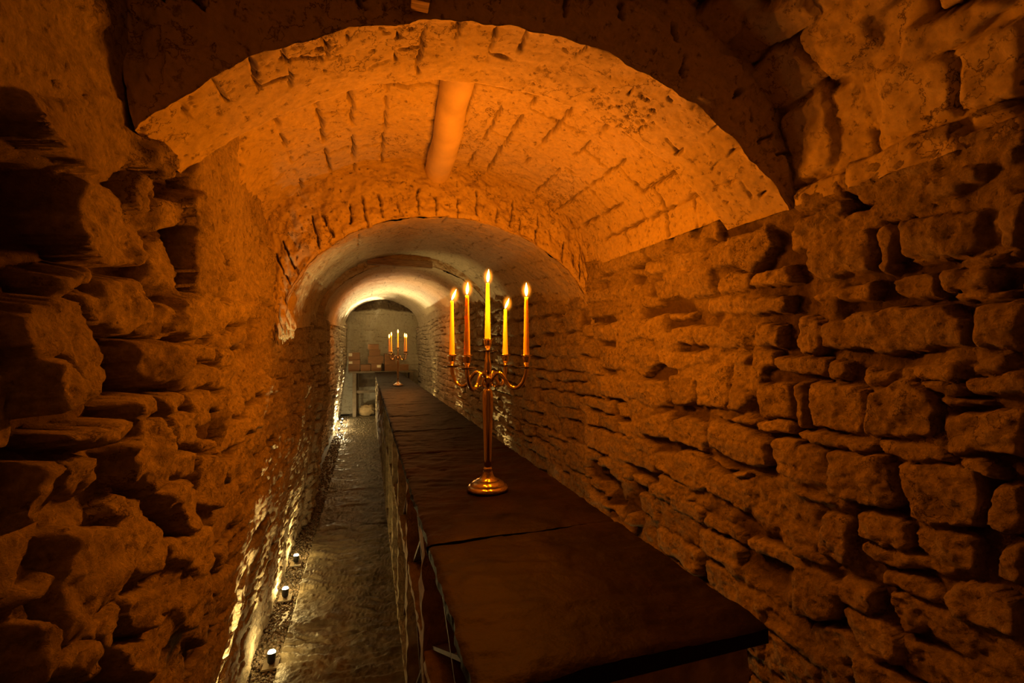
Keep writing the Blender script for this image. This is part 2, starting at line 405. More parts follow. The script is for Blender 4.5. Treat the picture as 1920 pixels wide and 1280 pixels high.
TR = []   # traced stones of the right wall and right haunch, (Y, t)
TL = []   # traced stones of the left wall, (Y, Z)
TR_POLY = [
 (((1.939,2.274),(1.74,2.253),(1.741,2.183),(1.948,2.207)),0.012),
 (((1.71,2.261),(1.581,2.246),(1.593,2.21),(1.711,2.214)),0),
 (((1.519,2.263),(1.444,2.251),(1.438,2.184),(1.53,2.198)),-0.004),
 (((1.694,2.197),(1.471,2.179),(1.468,2.162),(1.695,2.171)),0),
 (((1.696,2.165),(1.505,2.154),(1.504,2.101),(1.693,2.115)),0.012),
 (((1.928,2.185),(1.771,2.168),(1.769,2.113),(1.937,2.124)),0.012),
 (((2.413,2.313),(1.967,2.277),(1.974,2.18),(2.426,2.198)),0),
 (((2.419,2.181),(1.981,2.161),(1.971,2.126),(2.404,2.148)),-0.003),
 (((1.641,2.092),(1.468,2.081),(1.449,1.971),(1.666,1.974)),0.022),
 (((1.457,2.16),(1.197,2.166),(1.189,2.088),(1.275,2.031),(1.405,2.068),(1.474,2.101)),0.018),
 (((1.41,2.038),(1.278,2.027),(1.29,1.962),(1.418,1.963)),0.01),
 (((1.264,2.015),(1.131,2.024),(1.115,1.966),(1.272,1.969)),0.015),
 (((1.873,2.086),(1.669,2.067),(1.683,1.988),(1.807,1.989),(1.867,2.021)),0),
 (((1.961,2.013),(1.847,2.006),(1.819,1.959),(1.949,1.952)),0.005),
 (((2.517,2.115),(2.01,2.079),(2.001,2.03),(2.506,2.04)),0),
 (((2.508,2.016),(1.991,2.009),(1.996,1.949),(2.498,1.942)),-0.002),
 (((1.519,1.958),(1.321,1.947),(1.295,1.886),(1.508,1.893)),0.005),
 (((1.348,1.925),(1.136,1.926),(1.133,1.882),(1.26,1.874),(1.343,1.9)),0.015),
 (((1.763,1.912),(1.593,1.919),(1.629,1.885),(1.756,1.887)),0.008),
 (((2.111,1.909),(1.792,1.917),(1.811,1.797),(2.108,1.804)),0.01),
 (((2.452,1.899),(2.125,1.903),(2.174,1.805),(2.462,1.803)),0.004),
 (((1.743,1.859),(1.598,1.849),(1.611,1.773),(1.744,1.778)),0.012),
 (((1.594,1.849),(1.474,1.848),(1.479,1.769),(1.595,1.77)),0.01),
 (((1.467,1.843),(1.335,1.812),(1.31,1.758),(1.472,1.772)),0.012),
 (((1.34,1.831),(1.28,1.829),(1.279,1.8),(1.329,1.807)),0.01),
 (((1.262,1.846),(1.186,1.833),(1.179,1.766),(1.26,1.767)),0.01),
 (((2.382,1.778),(2.112,1.747),(2.107,1.627),(2.376,1.661)),0.006),
 (((2.024,1.761),(1.859,1.773),(1.86,1.684),(1.939,1.629),(2.02,1.632)),0.008),
 (((1.846,1.747),(1.495,1.745),(1.505,1.705),(1.686,1.671),(1.839,1.684)),0.01),
 (((1.466,1.737),(1.302,1.743),(1.329,1.69),(1.455,1.685)),0.006),
 (((1.29,1.748),(1.211,1.748),(1.208,1.685),(1.298,1.691)),0.005),
 (((1.196,1.726),(1.106,1.731),(1.108,1.68),(1.198,1.685)),0.012),
 (((2.175,1.58),(1.802,1.611),(1.794,1.488),(1.942,1.484),(2.15,1.51)),0.004),
 (((1.772,1.637),(1.619,1.634),(1.613,1.521),(1.737,1.507)),0.008),
 (((1.598,1.63),(1.415,1.635),(1.411,1.528),(1.588,1.518)),0.008),
 (((1.395,1.642),(1.331,1.641),(1.308,1.56),(1.358,1.52),(1.397,1.53)),0.012),
 (((1.271,1.625),(1.153,1.634),(1.135,1.527),(1.251,1.515),(1.278,1.582)),0),
 (((1.473,1.5),(1.397,1.494),(1.401,1.481),(1.477,1.488)),0.008),
 (((1.391,1.5),(1.262,1.504),(1.265,1.478),(1.384,1.481)),0.012),
 (((1.253,1.505),(1.133,1.519),(1.135,1.479),(1.251,1.471)),0.014),
 (((1.755,1.426),(1.664,1.463),(1.529,1.459),(1.533,1.366),(1.564,1.335),(1.755,1.347)),0.006),
 (((2.035,1.384),(1.775,1.472),(1.765,1.342),(2.011,1.326)),0.002),
 (((1.518,1.467),(1.391,1.47),(1.223,1.45),(1.218,1.355),(1.273,1.332),(1.51,1.36)),0.01),
 (((1.196,1.451),(1.112,1.466),(1.112,1.334),(1.186,1.349)),0.006),
 (((1.876,1.26),(1.548,1.33),(1.518,1.191),(1.596,1.162),(1.855,1.182)),0.004),
 (((2.29,1.285),(1.898,1.295),(1.887,1.161),(2.232,1.147)),0.001),
 (((1.518,1.315),(1.391,1.308),(1.404,1.295),(1.51,1.301)),0.008),
 (((1.384,1.3),(1.303,1.311),(1.309,1.29),(1.371,1.283)),0.02),
 (((1.518,1.266),(1.239,1.29),(1.223,1.253),(1.339,1.169),(1.518,1.175)),0),
 (((1.876,1.151),(1.709,1.165),(1.596,1.123),(1.7,1.067),(1.855,1.087)),0),
 (((2.446,1.011),(2.305,1.039),(2.19,1.026),(2.183,0.868),(2.32,0.821),(2.327,0.919),(2.446,0.898)),-0.1),
 (((1.083,2.258),(0.947,2.232),(0.945,2.189),(0.966,2.179),(1.088,2.191)),0.008),
 (((1.001,2.157),(0.95,2.176),(0.932,2.153),(0.951,2.13),(0.988,2.131)),0.035),
 (((1.088,2.169),(1.005,2.166),(1.001,2.136),(1.09,2.107)),0.012),
 (((0.856,2.164),(0.738,2.159),(0.738,2.108),(0.76,2.095),(0.837,2.088),(0.886,2.105),(0.878,2.141)),0.004),
 (((0.73,2.153),(0.641,2.153),(0.629,2.124),(0.671,2.116),(0.698,2.103),(0.735,2.104)),0.022),
 (((1.057,2.086),(0.956,2.087),(0.887,2.082),(0.881,2.035),(0.887,1.967),(1.021,1.964),(1.056,1.995)),0.02),
 (((0.869,2.07),(0.831,2.079),(0.811,2.063),(0.839,2.018),(0.831,1.961),(0.866,1.959)),0.01),
 (((0.804,2.079),(0.655,2.054),(0.647,1.983),(0.691,1.973),(0.804,1.985)),0.022),
 (((0.617,2.077),(0.579,2.073),(0.581,1.969),(0.614,1.973)),0.02),
 (((0.798,1.984),(0.709,1.97),(0.707,1.957),(0.795,1.966)),0.01),
 (((0.675,1.96),(0.606,1.953),(0.606,1.938),(0.673,1.946)),0.015),
 (((0.599,1.955),(0.581,1.954),(0.582,1.942),(0.599,1.943)),0.012),
 (((1.055,1.916),(0.885,1.936),(0.875,1.907),(0.894,1.89),(1.046,1.898)),0.005),
 (((0.839,1.94),(0.742,1.929),(0.737,1.901),(0.74,1.877),(0.83,1.891)),0.004),
 (((0.715,1.935),(0.625,1.923),(0.626,1.892),(0.685,1.894),(0.72,1.889)),0.015),
 (((0.726,1.879),(0.665,1.891),(0.608,1.878),(0.608,1.86)),0.01),
 (((0.592,1.897),(0.582,1.91),(0.584,1.857),(0.595,1.864)),0),
 (((1.097,1.948),(1.068,1.944),(1.085,1.88),(1.1,1.877)),-0.06),
 (((1.022,1.836),(0.866,1.857),(0.727,1.859),(0.687,1.839),(0.683,1.764),(0.75,1.758),(0.842,1.747),(1.029,1.76)),0.018),
 (((1.101,1.855),(1.031,1.841),(1.033,1.786),(1.048,1.747),(1.106,1.742)),0.012),
 (((0.658,1.853),(0.584,1.852),(0.586,1.754),(0.663,1.757)),0.015),
 (((1.106,1.733),(1.031,1.73),(1.025,1.708),(1.037,1.678),(1.108,1.676)),0.01),
 (((1.02,1.713),(0.962,1.714),(0.968,1.673),(1.019,1.67)),0.008),
 (((0.908,1.704),(0.83,1.703),(0.847,1.676),(0.905,1.657)),0.004),
 (((0.807,1.707),(0.695,1.718),(0.688,1.679),(0.77,1.677),(0.804,1.66)),0.012),
 (((0.748,1.73),(0.682,1.735),(0.679,1.722),(0.742,1.72)),0.005),
 (((0.773,1.673),(0.686,1.672),(0.681,1.656),(0.732,1.652)),0.01),
 (((0.659,1.725),(0.609,1.742),(0.6,1.715),(0.605,1.705),(0.672,1.698)),0.014),
 (((0.675,1.689),(0.587,1.697),(0.588,1.661),(0.673,1.657)),0.014),
 (((1.124,1.646),(1.089,1.648),(1.089,1.514),(1.122,1.509)),0.01),
 (((1.063,1.646),(0.92,1.656),(0.902,1.63),(0.915,1.529),(0.938,1.518),(1.049,1.525)),0.008),
 (((0.876,1.64),(0.811,1.674),(0.752,1.65),(0.741,1.617),(0.751,1.546),(0.867,1.514),(0.889,1.534),(0.884,1.6)),0.022),
 (((0.732,1.645),(0.653,1.646),(0.62,1.64),(0.727,1.622)),0.01),
 (((0.722,1.605),(0.588,1.622),(0.589,1.527),(0.717,1.508)),0.004),
 (((1.112,1.497),(1.035,1.505),(0.878,1.501),(0.874,1.475),(0.996,1.466),(1.112,1.474)),0.012),
 (((0.864,1.504),(0.734,1.508),(0.717,1.485),(0.787,1.468),(0.86,1.474)),0.014),
 (((1.112,1.447),(1.009,1.45),(1.004,1.337),(1.112,1.324)),0),
 (((0.996,1.449),(0.86,1.459),(0.826,1.367),(0.838,1.33),(0.874,1.325),(0.991,1.328)),0.022),
 (((0.829,1.451),(0.685,1.479),(0.669,1.431),(0.674,1.352),(0.72,1.325),(0.787,1.325)),0.006),
 (((0.703,1.495),(0.654,1.493),(0.621,1.476),(0.637,1.466),(0.69,1.471)),0.012),
 (((0.637,1.45),(0.589,1.47),(0.589,1.365),(0.619,1.342),(0.647,1.375)),0.012),
 (((1.022,1.256),(0.938,1.272),(0.934,1.189),(0.954,1.138),(1.04,1.137)),0.008),
 (((1.112,1.297),(0.975,1.305),(0.987,1.29),(1.112,1.284)),0.01),
 (((0.919,1.299),(0.86,1.307),(0.803,1.298),(0.806,1.235),(0.843,1.235),(0.911,1.238)),0.01),
 (((0.781,1.292),(0.706,1.311),(0.674,1.297),(0.682,1.235),(0.72,1.238),(0.778,1.251)),0),
 (((0.896,1.229),(0.806,1.228),(0.706,1.241),(0.734,1.211),(0.86,1.175),(0.896,1.197)),-0.004),
 (((1.112,1.129),(1,1.116),(0.926,1.125),(0.966,1.11),(1.112,1.089)),0.012),
 (((1.112,1.061),(1.049,1.072),(0.966,1.061),(0.975,1.007),(1,0.947),(1.112,0.898)),0.008),
 (((0.962,1.096),(0.881,1.103),(0.874,1.038),(0.904,1.022),(0.966,1.016)),0.01),
 (((0.86,1.159),(0.769,1.18),(0.723,1.148),(0.763,1.131),(0.86,1.121)),0),
 (((0.717,1.205),(0.63,1.216),(0.596,1.203),(0.605,1.135),(0.706,1.137),(0.723,1.159)),0.012),
 (((0.846,1.106),(0.769,1.117),(0.769,1.046),(0.819,1.031),(0.839,1.072)),0),
 (((0.962,1.006),(0.874,1.022),(0.829,1.011),(0.826,0.939),(0.881,0.903),(0.958,0.959)),0.006),
 (((1.068,0.891),(0.962,0.932),(0.889,0.898),(1.068,0.781)),-0.005),
 (((0.763,1.113),(0.647,1.112),(0.607,1.106),(0.68,1.06),(0.766,1.055)),-0.006),
 (((0.637,1.306),(0.589,1.326),(0.589,1.261),(0.635,1.248)),0.004),
 (((1.107,2.885),(1.004,2.814),(1.031,2.757),(1.145,2.765),(1.131,2.877)),0.02),
 (((1.001,2.789),(0.869,2.708),(0.875,2.652),(0.938,2.665),(1.007,2.672),(1.021,2.742)),0.01),
 (((1.141,2.754),(1.05,2.754),(1.048,2.666),(1.119,2.659)),-0.01),
 (((1.115,2.642),(0.988,2.657),(0.958,2.616),(0.924,2.521),(1.015,2.511),(1.088,2.512)),0.008),
 (((0.923,2.647),(0.79,2.594),(0.789,2.508),(0.91,2.518),(0.923,2.564)),0.01),
 (((0.781,2.586),(0.74,2.546),(0.75,2.508),(0.789,2.508)),-0.012),
 (((1.085,2.48),(0.941,2.495),(0.951,2.401),(0.971,2.287),(1.085,2.287)),0.014),
 (((0.86,2.442),(0.817,2.441),(0.835,2.335),(0.886,2.35)),-0.02),
 (((0.811,2.447),(0.76,2.457),(0.669,2.416),(0.681,2.287),(0.74,2.282),(0.833,2.298)),0.018),
 (((0.718,2.516),(0.598,2.484),(0.557,2.453),(0.652,2.433),(0.757,2.441)),0.014),
 (((0.664,2.425),(0.565,2.412),(0.559,2.39),(0.573,2.284),(0.661,2.297),(0.662,2.392)),0.016),
 (((0.931,2.267),(0.756,2.272),(0.69,2.259),(0.677,2.187),(0.776,2.187),(0.848,2.202),(0.933,2.19)),0.018),
 (((0.672,2.235),(0.576,2.235),(0.577,2.18),(0.67,2.188)),0.008),
 (((1.095,2.263),(0.949,2.254),(0.943,2.198),(1.063,2.199)),0.008),
 (((0.653,2.281),(0.584,2.269),(0.588,2.256),(0.655,2.255)),0.006),
]
TL_POLY = [
 (((0.788,2.001),(0.915,2.04),(0.937,2.006),(0.948,1.974),(0.937,1.931),(0.956,1.914),(0.904,1.894),(0.788,1.88)),-0.15),
 (((0.788,2.026),(0.844,2.048),(0.915,2.044),(0.788,2.003)),-0.07),
 (((0.94,2.031),(0.997,2.058),(1.104,2.06),(1.144,1.997),(1.151,1.936),(1.024,1.904),(0.964,1.911),(0.937,1.936),(0.948,1.974)),0.025),
 (((0.819,2.107),(1.126,2.27),(1.142,2.218),(1.151,2.167),(1.099,2.098),(0.988,2.058),(0.911,2.047),(0.841,2.051),(0.814,2.074)),0.035),
 (((1.067,2.179),(1.163,2.206),(1.172,2.178),(1.17,2.12),(1.142,2.127),(1.088,2.128)),0.055),
 (((1.11,2.096),(1.142,2.121),(1.152,2.101),(1.149,2.031),(1.135,2.027),(1.11,2.062)),0.05),
 (((1.153,2.105),(1.195,2.126),(1.201,2.1),(1.154,2.072)),-0.09),
 (((1.135,2.021),(1.172,2.073),(1.283,2.116),(1.301,2.053),(1.184,2.003),(1.142,1.994)),0),
 (((1.148,1.989),(1.241,2.014),(1.201,1.982),(1.149,1.972)),-0.07),
 (((1.151,1.969),(1.249,2.006),(1.274,1.924),(1.301,1.911),(1.163,1.891)),-0.015),
 (((1.274,2.12),(1.466,2.175),(1.49,2.07),(1.478,1.907),(1.338,1.873),(1.283,1.925),(1.292,2.04)),0.03),
 (((1.478,1.987),(1.814,2.043),(1.797,2.001),(1.49,1.957)),0.02),
 (((0.788,1.865),(0.881,1.876),(0.884,1.833),(0.788,1.817)),-0.08),
 (((0.887,1.875),(0.951,1.877),(0.993,1.895),(0.997,1.868),(0.947,1.858),(0.929,1.839),(0.884,1.833)),0.02),
 (((1.005,1.878),(1.118,1.89),(1.138,1.84),(1.138,1.796),(1.063,1.79),(0.958,1.792),(0.926,1.834),(0.997,1.86)),0.03),
 (((1.123,1.89),(1.266,1.9),(1.235,1.863),(1.14,1.84)),-0.08),
 (((1.138,1.835),(1.181,1.848),(1.235,1.878),(1.227,1.795),(1.193,1.793),(1.14,1.796)),0),
 (((1.227,1.877),(1.371,1.894),(1.421,1.86),(1.401,1.802),(1.258,1.78),(1.193,1.817)),0.03),
 (((1.442,1.891),(1.896,1.938),(1.896,1.841),(1.442,1.818)),0.03),
 (((1.411,1.809),(1.878,1.83),(1.878,1.758),(1.381,1.766)),0.03),
 (((1.282,1.755),(1.401,1.763),(1.401,1.71),(1.282,1.72)),0.03),
 (((1.426,1.763),(1.585,1.761),(1.585,1.696),(1.426,1.709)),0.03),
 (((1.266,1.704),(1.585,1.696),(1.585,1.631),(1.27,1.65)),0.03),
 (((1.113,1.779),(1.19,1.781),(1.258,1.752),(1.258,1.673),(1.179,1.676),(1.154,1.667),(1.108,1.703)),0.035),
 (((0.981,1.777),(1.113,1.779),(1.097,1.712),(1.068,1.68),(1.005,1.68),(0.985,1.74)),-0.06),
 (((0.788,1.798),(0.807,1.804),(0.875,1.826),(0.919,1.824),(0.951,1.792),(0.989,1.728),(0.997,1.68),(0.966,1.665),(0.906,1.679),(0.89,1.71),(0.86,1.731),(0.807,1.735),(0.788,1.769)),0.025),
 (((0.807,1.729),(0.857,1.731),(0.878,1.706),(0.887,1.671),(0.83,1.667),(0.81,1.694)),0.05),
 (((1.005,1.653),(1.127,1.653),(1.158,1.632),(1.15,1.614),(1.087,1.61),(1.072,1.638)),0.06),
 (((1.164,1.652),(1.266,1.657),(1.266,1.613),(1.19,1.61),(1.176,1.627)),0.03),
 (((1.274,1.64),(1.559,1.621),(1.566,1.568),(1.443,1.588),(1.336,1.557),(1.291,1.59)),0.03),
 (((0.857,1.642),(0.94,1.63),(1.014,1.628),(1.029,1.609),(1.001,1.58),(0.913,1.598),(0.849,1.618)),0.05),
 (((1.108,1.612),(1.152,1.602),(1.164,1.509),(1.159,1.494),(1.167,1.449),(1.148,1.441),(1.097,1.484),(1.054,1.494),(1.049,1.538),(1.035,1.563),(1.087,1.586)),0.05),
 (((1.156,1.604),(1.187,1.602),(1.21,1.527),(1.165,1.523)),0.03),
 (((1.193,1.61),(1.326,1.585),(1.364,1.539),(1.336,1.514),(1.212,1.536)),0.03),
 (((1.334,1.601),(1.432,1.593),(1.452,1.543),(1.372,1.541)),0.03),
 (((1.165,1.506),(1.301,1.505),(1.343,1.483),(1.364,1.435),(1.22,1.454),(1.173,1.456)),0.03),
 (((1.371,1.504),(1.517,1.502),(1.58,1.459),(1.406,1.473)),0.03),
 (((1.429,1.458),(1.516,1.453),(1.689,1.382),(1.67,1.302),(1.596,1.267),(1.496,1.308),(1.46,1.378)),0.03),
 (((1.721,1.375),(1.845,1.383),(1.896,1.314),(1.798,1.287),(1.738,1.322)),0.03),
 (((1.16,1.451),(1.375,1.419),(1.454,1.366),(1.448,1.251),(1.349,1.289),(1.293,1.368),(1.187,1.403)),0.04),
 (((0.872,1.573),(0.94,1.574),(1.001,1.537),(0.985,1.499),(0.94,1.517),(0.923,1.494),(0.884,1.521)),0.02),
 (((0.788,1.608),(0.827,1.599),(0.835,1.579),(0.82,1.519),(0.788,1.515)),0.03),
 (((1.022,1.481),(1.072,1.462),(1.068,1.425),(1.04,1.433)),0.03),
 (((0.89,1.492),(0.981,1.463),(1.022,1.437),(0.929,1.446),(0.893,1.46)),0),
 (((1.077,1.456),(1.141,1.436),(1.199,1.353),(1.219,1.267),(1.175,1.264),(1.049,1.324),(1.044,1.409)),0.03),
 (((0.866,1.465),(1.031,1.421),(1.038,1.342),(1.035,1.311),(0.936,1.307),(0.897,1.279),(0.843,1.316),(0.854,1.382),(0.869,1.415)),0.05),
 (((1.225,1.325),(1.341,1.279),(1.541,1.239),(1.584,1.088),(1.41,1.14),(1.274,1.249)),0.03),
 (((1.777,1.09),(1.885,1.051),(1.897,0.989),(1.794,1.011)),0.03),
 (((0.966,1.272),(1.084,1.253),(1.093,1.198),(1.089,1.156),(0.984,1.229)),0.02),
 (((1.093,1.266),(1.183,1.237),(1.218,1.203),(1.197,1.173),(1.198,1.132),(1.139,1.171),(1.095,1.228)),0.04),
 (((0.909,1.284),(0.951,1.262),(0.956,1.197),(0.934,1.203),(0.828,1.277),(0.838,1.304)),0.05),
 (((0.788,1.387),(0.817,1.368),(0.835,1.325),(0.825,1.279),(0.788,1.305)),0.05),
 (((0.788,1.417),(0.86,1.419),(0.863,1.404),(0.817,1.402),(0.788,1.405)),0.03),
 (((1.094,1.156),(1.141,1.156),(1.199,1.096),(1.223,1.029),(1.208,1.016),(1.102,1.088)),0.03),
 (((1.264,1.16),(1.369,1.133),(1.372,1.158),(1.59,1.07),(1.649,0.923),(1.413,1.007),(1.303,1.112)),0.03),
 (((1.581,0.926),(1.663,0.896),(1.746,0.807),(1.689,0.799),(1.586,0.869)),0.03),
 (((1.681,0.96),(1.882,0.84),(1.946,0.735),(1.741,0.839)),-0.01),
]
_r = random.Random(3)
def from_trace(q, off, e, grow=.006):
    q = np.array(q); c = q.mean(0)
    if off > -.05:
        d = q - c; l = np.hypot(d[:, 0], d[:, 1])[:, None]; q = c + d * (1 + grow / l)
    return stone(q, off, (_r.uniform(-.08, .08), _r.uniform(-.08, .08)), e * _r.uniform(.7, 1.3), _r.uniform(.0, .008))
TR = [from_trace(q, o, .009, .007) for q, o in TR_POLY]
TR.append(stone([(2.02, .84), (2.09, .85), (2.08, .92), (2.03, .91)], .045, (0, 0), .01, .004))
TL = [from_trace(q, o if o > -.05 else o * .75, .010, .006) for q, o in TL_POLY]


# ------------------------------------------------------------------ profiles of the tunnel
def wall_l(Y, Z):
    x = -.62 + .15 * smooth(0, 1.3, Z)
    x = x + .045 * smooth(1.12, 1.2, Y) * (1 - smooth(1.68, 1.78, Y)) * smooth(1.35, 1.6, Z)
    x = x + .05 * smooth(4.85, 4.95, Y) * (1 - smooth(5.5, 5.6, Y))
    x = x - .10 * smooth(5.5, 6.2, Y)
    return x
def wall_r(Y, Z):
    return 1.32 - .03 * smooth(1.5, 2.3, Z) - .03 * smooth(2.45, 2.55, Y) * smooth(1.2, 2.0, Z) + .06 * smooth(8, 12, Y)

def ell(cx, aL, aR, zs, b, k, p=1.0):
    """k 0..1 from the left springing over the crown to the right springing"""
    a = PI * (1 - k); c = np.cos(a); s = np.sin(a)
    return np.where(c < 0, cx + aL * c, cx + aR * c), zs + b * np.abs(s) ** p
def seg1(k):
    w = .86; r = .38; R = (w * w + r * r) / (2 * r); a0 = math.asin(w / R)
    a = (k * 2 - 1) * a0
    return .41 + R * np.sin(a), 2.575 - R * (1 - np.cos(a))

def K0(k):
    a = PI * (1 - k); c = np.cos(a); q = np.sin(a)
    return np.where(c < 0, .40 + .86 * c, .40 + .89 * c), np.where(c < 0, 2.62 + .22 * q, 2.20 + .64 * q)
K1 = lambda k: ell(.40, .90, .885, 2.25, .52, k)
K2 = lambda k: ell(.42, .82, .90, 1.85, .635, k)
K3 = lambda k: ell(.42, .92, .92, 2.00, .76, k)
K4 = lambda k: ell(.42, .86, .92, 2.00, .665, k)
K5 = lambda k: ell(.41, 1.00, .98, 2.30, .86, k)
K6 = lambda k: ell(.41, 1.00, .98, 2.40, .78, k)
def lerpK(A, B, f):
    return lambda k: tuple(a * (1 - f) + b * f for a, b in zip(A(k), B(k)))

def arc_len(K, n=400):
    k = np.linspace(0, 1, n); x, z = K(k)
    return float(np.hypot(np.diff(x), np.diff(z)).sum())

def even_k(K, n):
    k = np.linspace(0, 1, 2000); x, z = K(k)
    l = np.concatenate([[0], np.cumsum(np.hypot(np.diff(x), np.diff(z)))])
    return np.interp(np.linspace(0, l[-1], n), l, k), l[-1]

def vault(KA, KB, Y0, Y1, nk, ny, field, pw=1.0):
    """strip between two profiles; field(S, T) gives height towards the inside"""
    Ys = np.linspace(0, 1, ny); Yv = Y0 + (Y1 - Y0) * Ys
    k, L = even_k(KA, nk)
    T = np.linspace(0, L, nk)
    H, tint, joint = field(Yv, T)
    xa, za = KA(k); xb, zb = KB(k)
    f = (Ys ** pw)[None, :]
    X = xa[:, None] * (1 - f) + xb[:, None] * f; Z = za[:, None] * (1 - f) + zb[:, None] * f
    dx = np.gradient(X, axis=0); dz = np.gradient(Z, axis=0); n = np.hypot(dx, dz) + 1e-9
    P = np.stack([X + H * dz / n, np.broadcast_to(Yv, X.shape), Z - H * dx / n], -1)
    return P, dict(tint=tint, joint=joint)

def cracks(S, T, lines, w=.006, depth=.02, seed=3):
    """grooves along poly-lines given in (S, T)"""
    SS, TT = np.meshgrid(S, T)
    X = SS + .008 * fbm(SS * 14, TT * 14, 3, seed); Y = TT + .008 * fbm(SS * 14, TT * 14, 3, seed + 5)
    G = np.zeros(SS.shape)
    for ln in lines:
        for (a, b), (c, d) in zip(ln[:-1], ln[1:]):
            i0, i1 = np.searchsorted(S, [min(a, c) - .04, max(a, c) + .04]); j0, j1 = np.searchsorted(T, [min(b, d) - .04, max(b, d) + .04])
            if i1 <= i0 or j1 <= j0: continue
            x = X[j0:j1, i0:i1]; y = Y[j0:j1, i0:i1]
            e = (c - a, d - b); l2 = e[0] ** 2 + e[1] ** 2 + 1e-12
            t = np.clip(((x - a) * e[0] + (y - b) * e[1]) / l2, 0, 1)
            ds = np.hypot(x - a - t * e[0], y - b - t * e[1])
            ww = w * (1.0 + .8 * noise(x * 30, y * 30, seed + 9))
            g = 1 - smooth(.3, 1.0, ds / np.maximum(ww, .001))
            G[j0:j1, i0:i1] = np.maximum(G[j0:j1, i0:i1], g)
    return G * depth, G

def plaster_field(lines=(), seed=5, rough=.007, big=.02, pits=.5, w=.006, depth=.022, fade=0.0, bw=6.0):
    def f(S, T):
        SS, TT = np.meshgrid(S, T)
        H = big * fbm(SS * 2.2, TT * 2.2, 3, seed) * .5 + rough * fbm(SS * bw * 2, TT * bw * 2, 5, seed + 3, .55)
        G, g = cracks(S, T, lines, w, depth, seed + 11) if len(lines) else (0, np.zeros(SS.shape))
        if fade > 0:
            mk = smooth(fade - .25, fade + .25, fbm(SS * 5, TT * 5, 3, seed + 40) + .25)
            G = G * mk; g = g * mk
        pn = fbm(SS * 45, TT * 45, 2, seed + 60) + .45 * fbm(SS * 4, TT * 4, 2, seed + 61)
        pt = smooth(.95 - .2 * pits, 1.25 - .2 * pits, pn)
        H = H - G - pt * .012
        tint = np.clip(.5 + .5 * fbm(SS * 3, TT * 3, 3, seed + 70), 0, 1)
        return H, tint, np.maximum(g, pt) * .8
    return f

def block_lines(rng, S0, S1, T0, T1, th, sw, skip=.15):
    """joints of a coursed vault: long ones along S, short ones along T"""
    out = []; t = T0
    while t < T1:
        h = rng.uniform(*th); s = S0 - rng.uniform(0, sw[1])
        if rng.random() > skip: out.append([(S0, t), (S0 * .5 + S1 * .5, t + rng.uniform(-.01, .01)), (S1, t)])
        while s < S1:
            s += rng.uniform(*sw)
            if S0 < s < S1 and rng.random() > skip: out.append([(s, t), (s + rng.uniform(-.01, .01), t + h)])
        t += h
    return out

# ------------------------------------------------------------------ walls
def ysamples(y0, y1, q=.0046, mn=.0052):
    ys = [y0]
    while ys[-1] < y1: ys.append(ys[-1] + max(mn, q * ys[-1]))
    ys[-1] = y1
    return np.array(ys)
YS = np.concatenate([np.linspace(-1.3, .42, 60)[:-1], ysamples(.42, 13.25)])

rng = random.Random(11)
# right wall: coursed stone, larger near, small far off
right = coursed(rng, -1.3, 2.6, .0, 2.42, (.07, .15), (.12, .36), .008, .010, .016, .10)
right += coursed(rng, 2.6, 13.4, .0, 2.42, (.07, .14), (.14, .40), .006, .010, .016, .10)
right = prune(right, TR) + TR
TZ = np.concatenate([np.linspace(0, .45, 40)[:-1], np.arange(.45, 2.40, .0062)])
H, tint, joint = stone_field(YS, TZ, right, -.046, .012, 8, 21, .0095)
joint = joint * .85
SS, TT = np.meshgrid(YS, TZ)
H = H + .02 * fbm(SS * 1.3, TT * 1.3, 3, 77)
P = np.stack([wall_r(SS, TT) - H, SS, TT], -1)
structure(link('wall_right', grid_mesh('wall_right', P, dict(tint=tint, joint=joint), True), M['coursed']))

# left wall: rough rubble
rng = random.Random(5)
left = coursed(rng, -1.3, 2.4, 0, 2.7, (.12, .24), (.12, .30), .008, .028, .014, .16, .3, .03)
left += coursed(rng, 2.4, 13.4, 0, 2.7, (.06, .14), (.10, .26), .006, .018, .010, .14, .2, .02)
left = prune(left, TL) + TL
TZL = np.concatenate([np.arange(0, 2.75, .0066)])
H, tint, joint = stone_field(YS, TZL, left, -.045, .016, 7, 33, .012, .15)
joint = joint * .85
SS, TT = np.meshgrid(YS, TZL)
H = H + .03 * fbm(SS * 1.5, TT * 1.5, 3, 99)
H = H * (1 - .45 * smooth(1.9, 2.3, SS) * (1 - smooth(4.6, 5.2, SS)) * (1 - smooth(.9, 1.3, TT))) + .004 * fbm(SS * 30, TT * 30, 4, 8) * smooth(1.8, 2.2, SS)
# the top of the near left wall is plastered over
ed = fbm(SS * 4, TT * 4, 3, 5)
pl = smooth(2.06, 2.16, TT + .06 * ed) * (1 - smooth(1.1, 1.15, SS))
pl = np.maximum(pl, smooth(1.98, 2.08, TT + .06 * ed) * smooth(1.3, 1.4, SS + .06 * ed) * (1 - smooth(2.2, 2.4, SS)))
Hp, tp, jp = plaster_field((), 19, .006, .02, .6)(YS, TZL)
H = H * (1 - .85 * pl) + (Hp + .012) * .85 * pl; joint = joint * (1 - pl) + jp * pl
P = np.stack([wall_l(SS, TT) + H, SS, TT], -1)
structure(link('wall_left', grid_mesh('wall_left', P, dict(tint=tint, joint=joint)), M['rubble']))

# ------------------------------------------------------------------ vaults (one ceiling)
rng = random.Random(8)
parts = []
LK0 = arc_len(K0)
st0 = coursed(rng, -1.3, 1.2, LK0 - 1.0, LK0 + .02, (.15, .22), (.16, .30), .006, .008, .012, .08, .1)
st0 = prune(st0, [t for t in TR if t['p'][:, 1].mean() > 2.2])
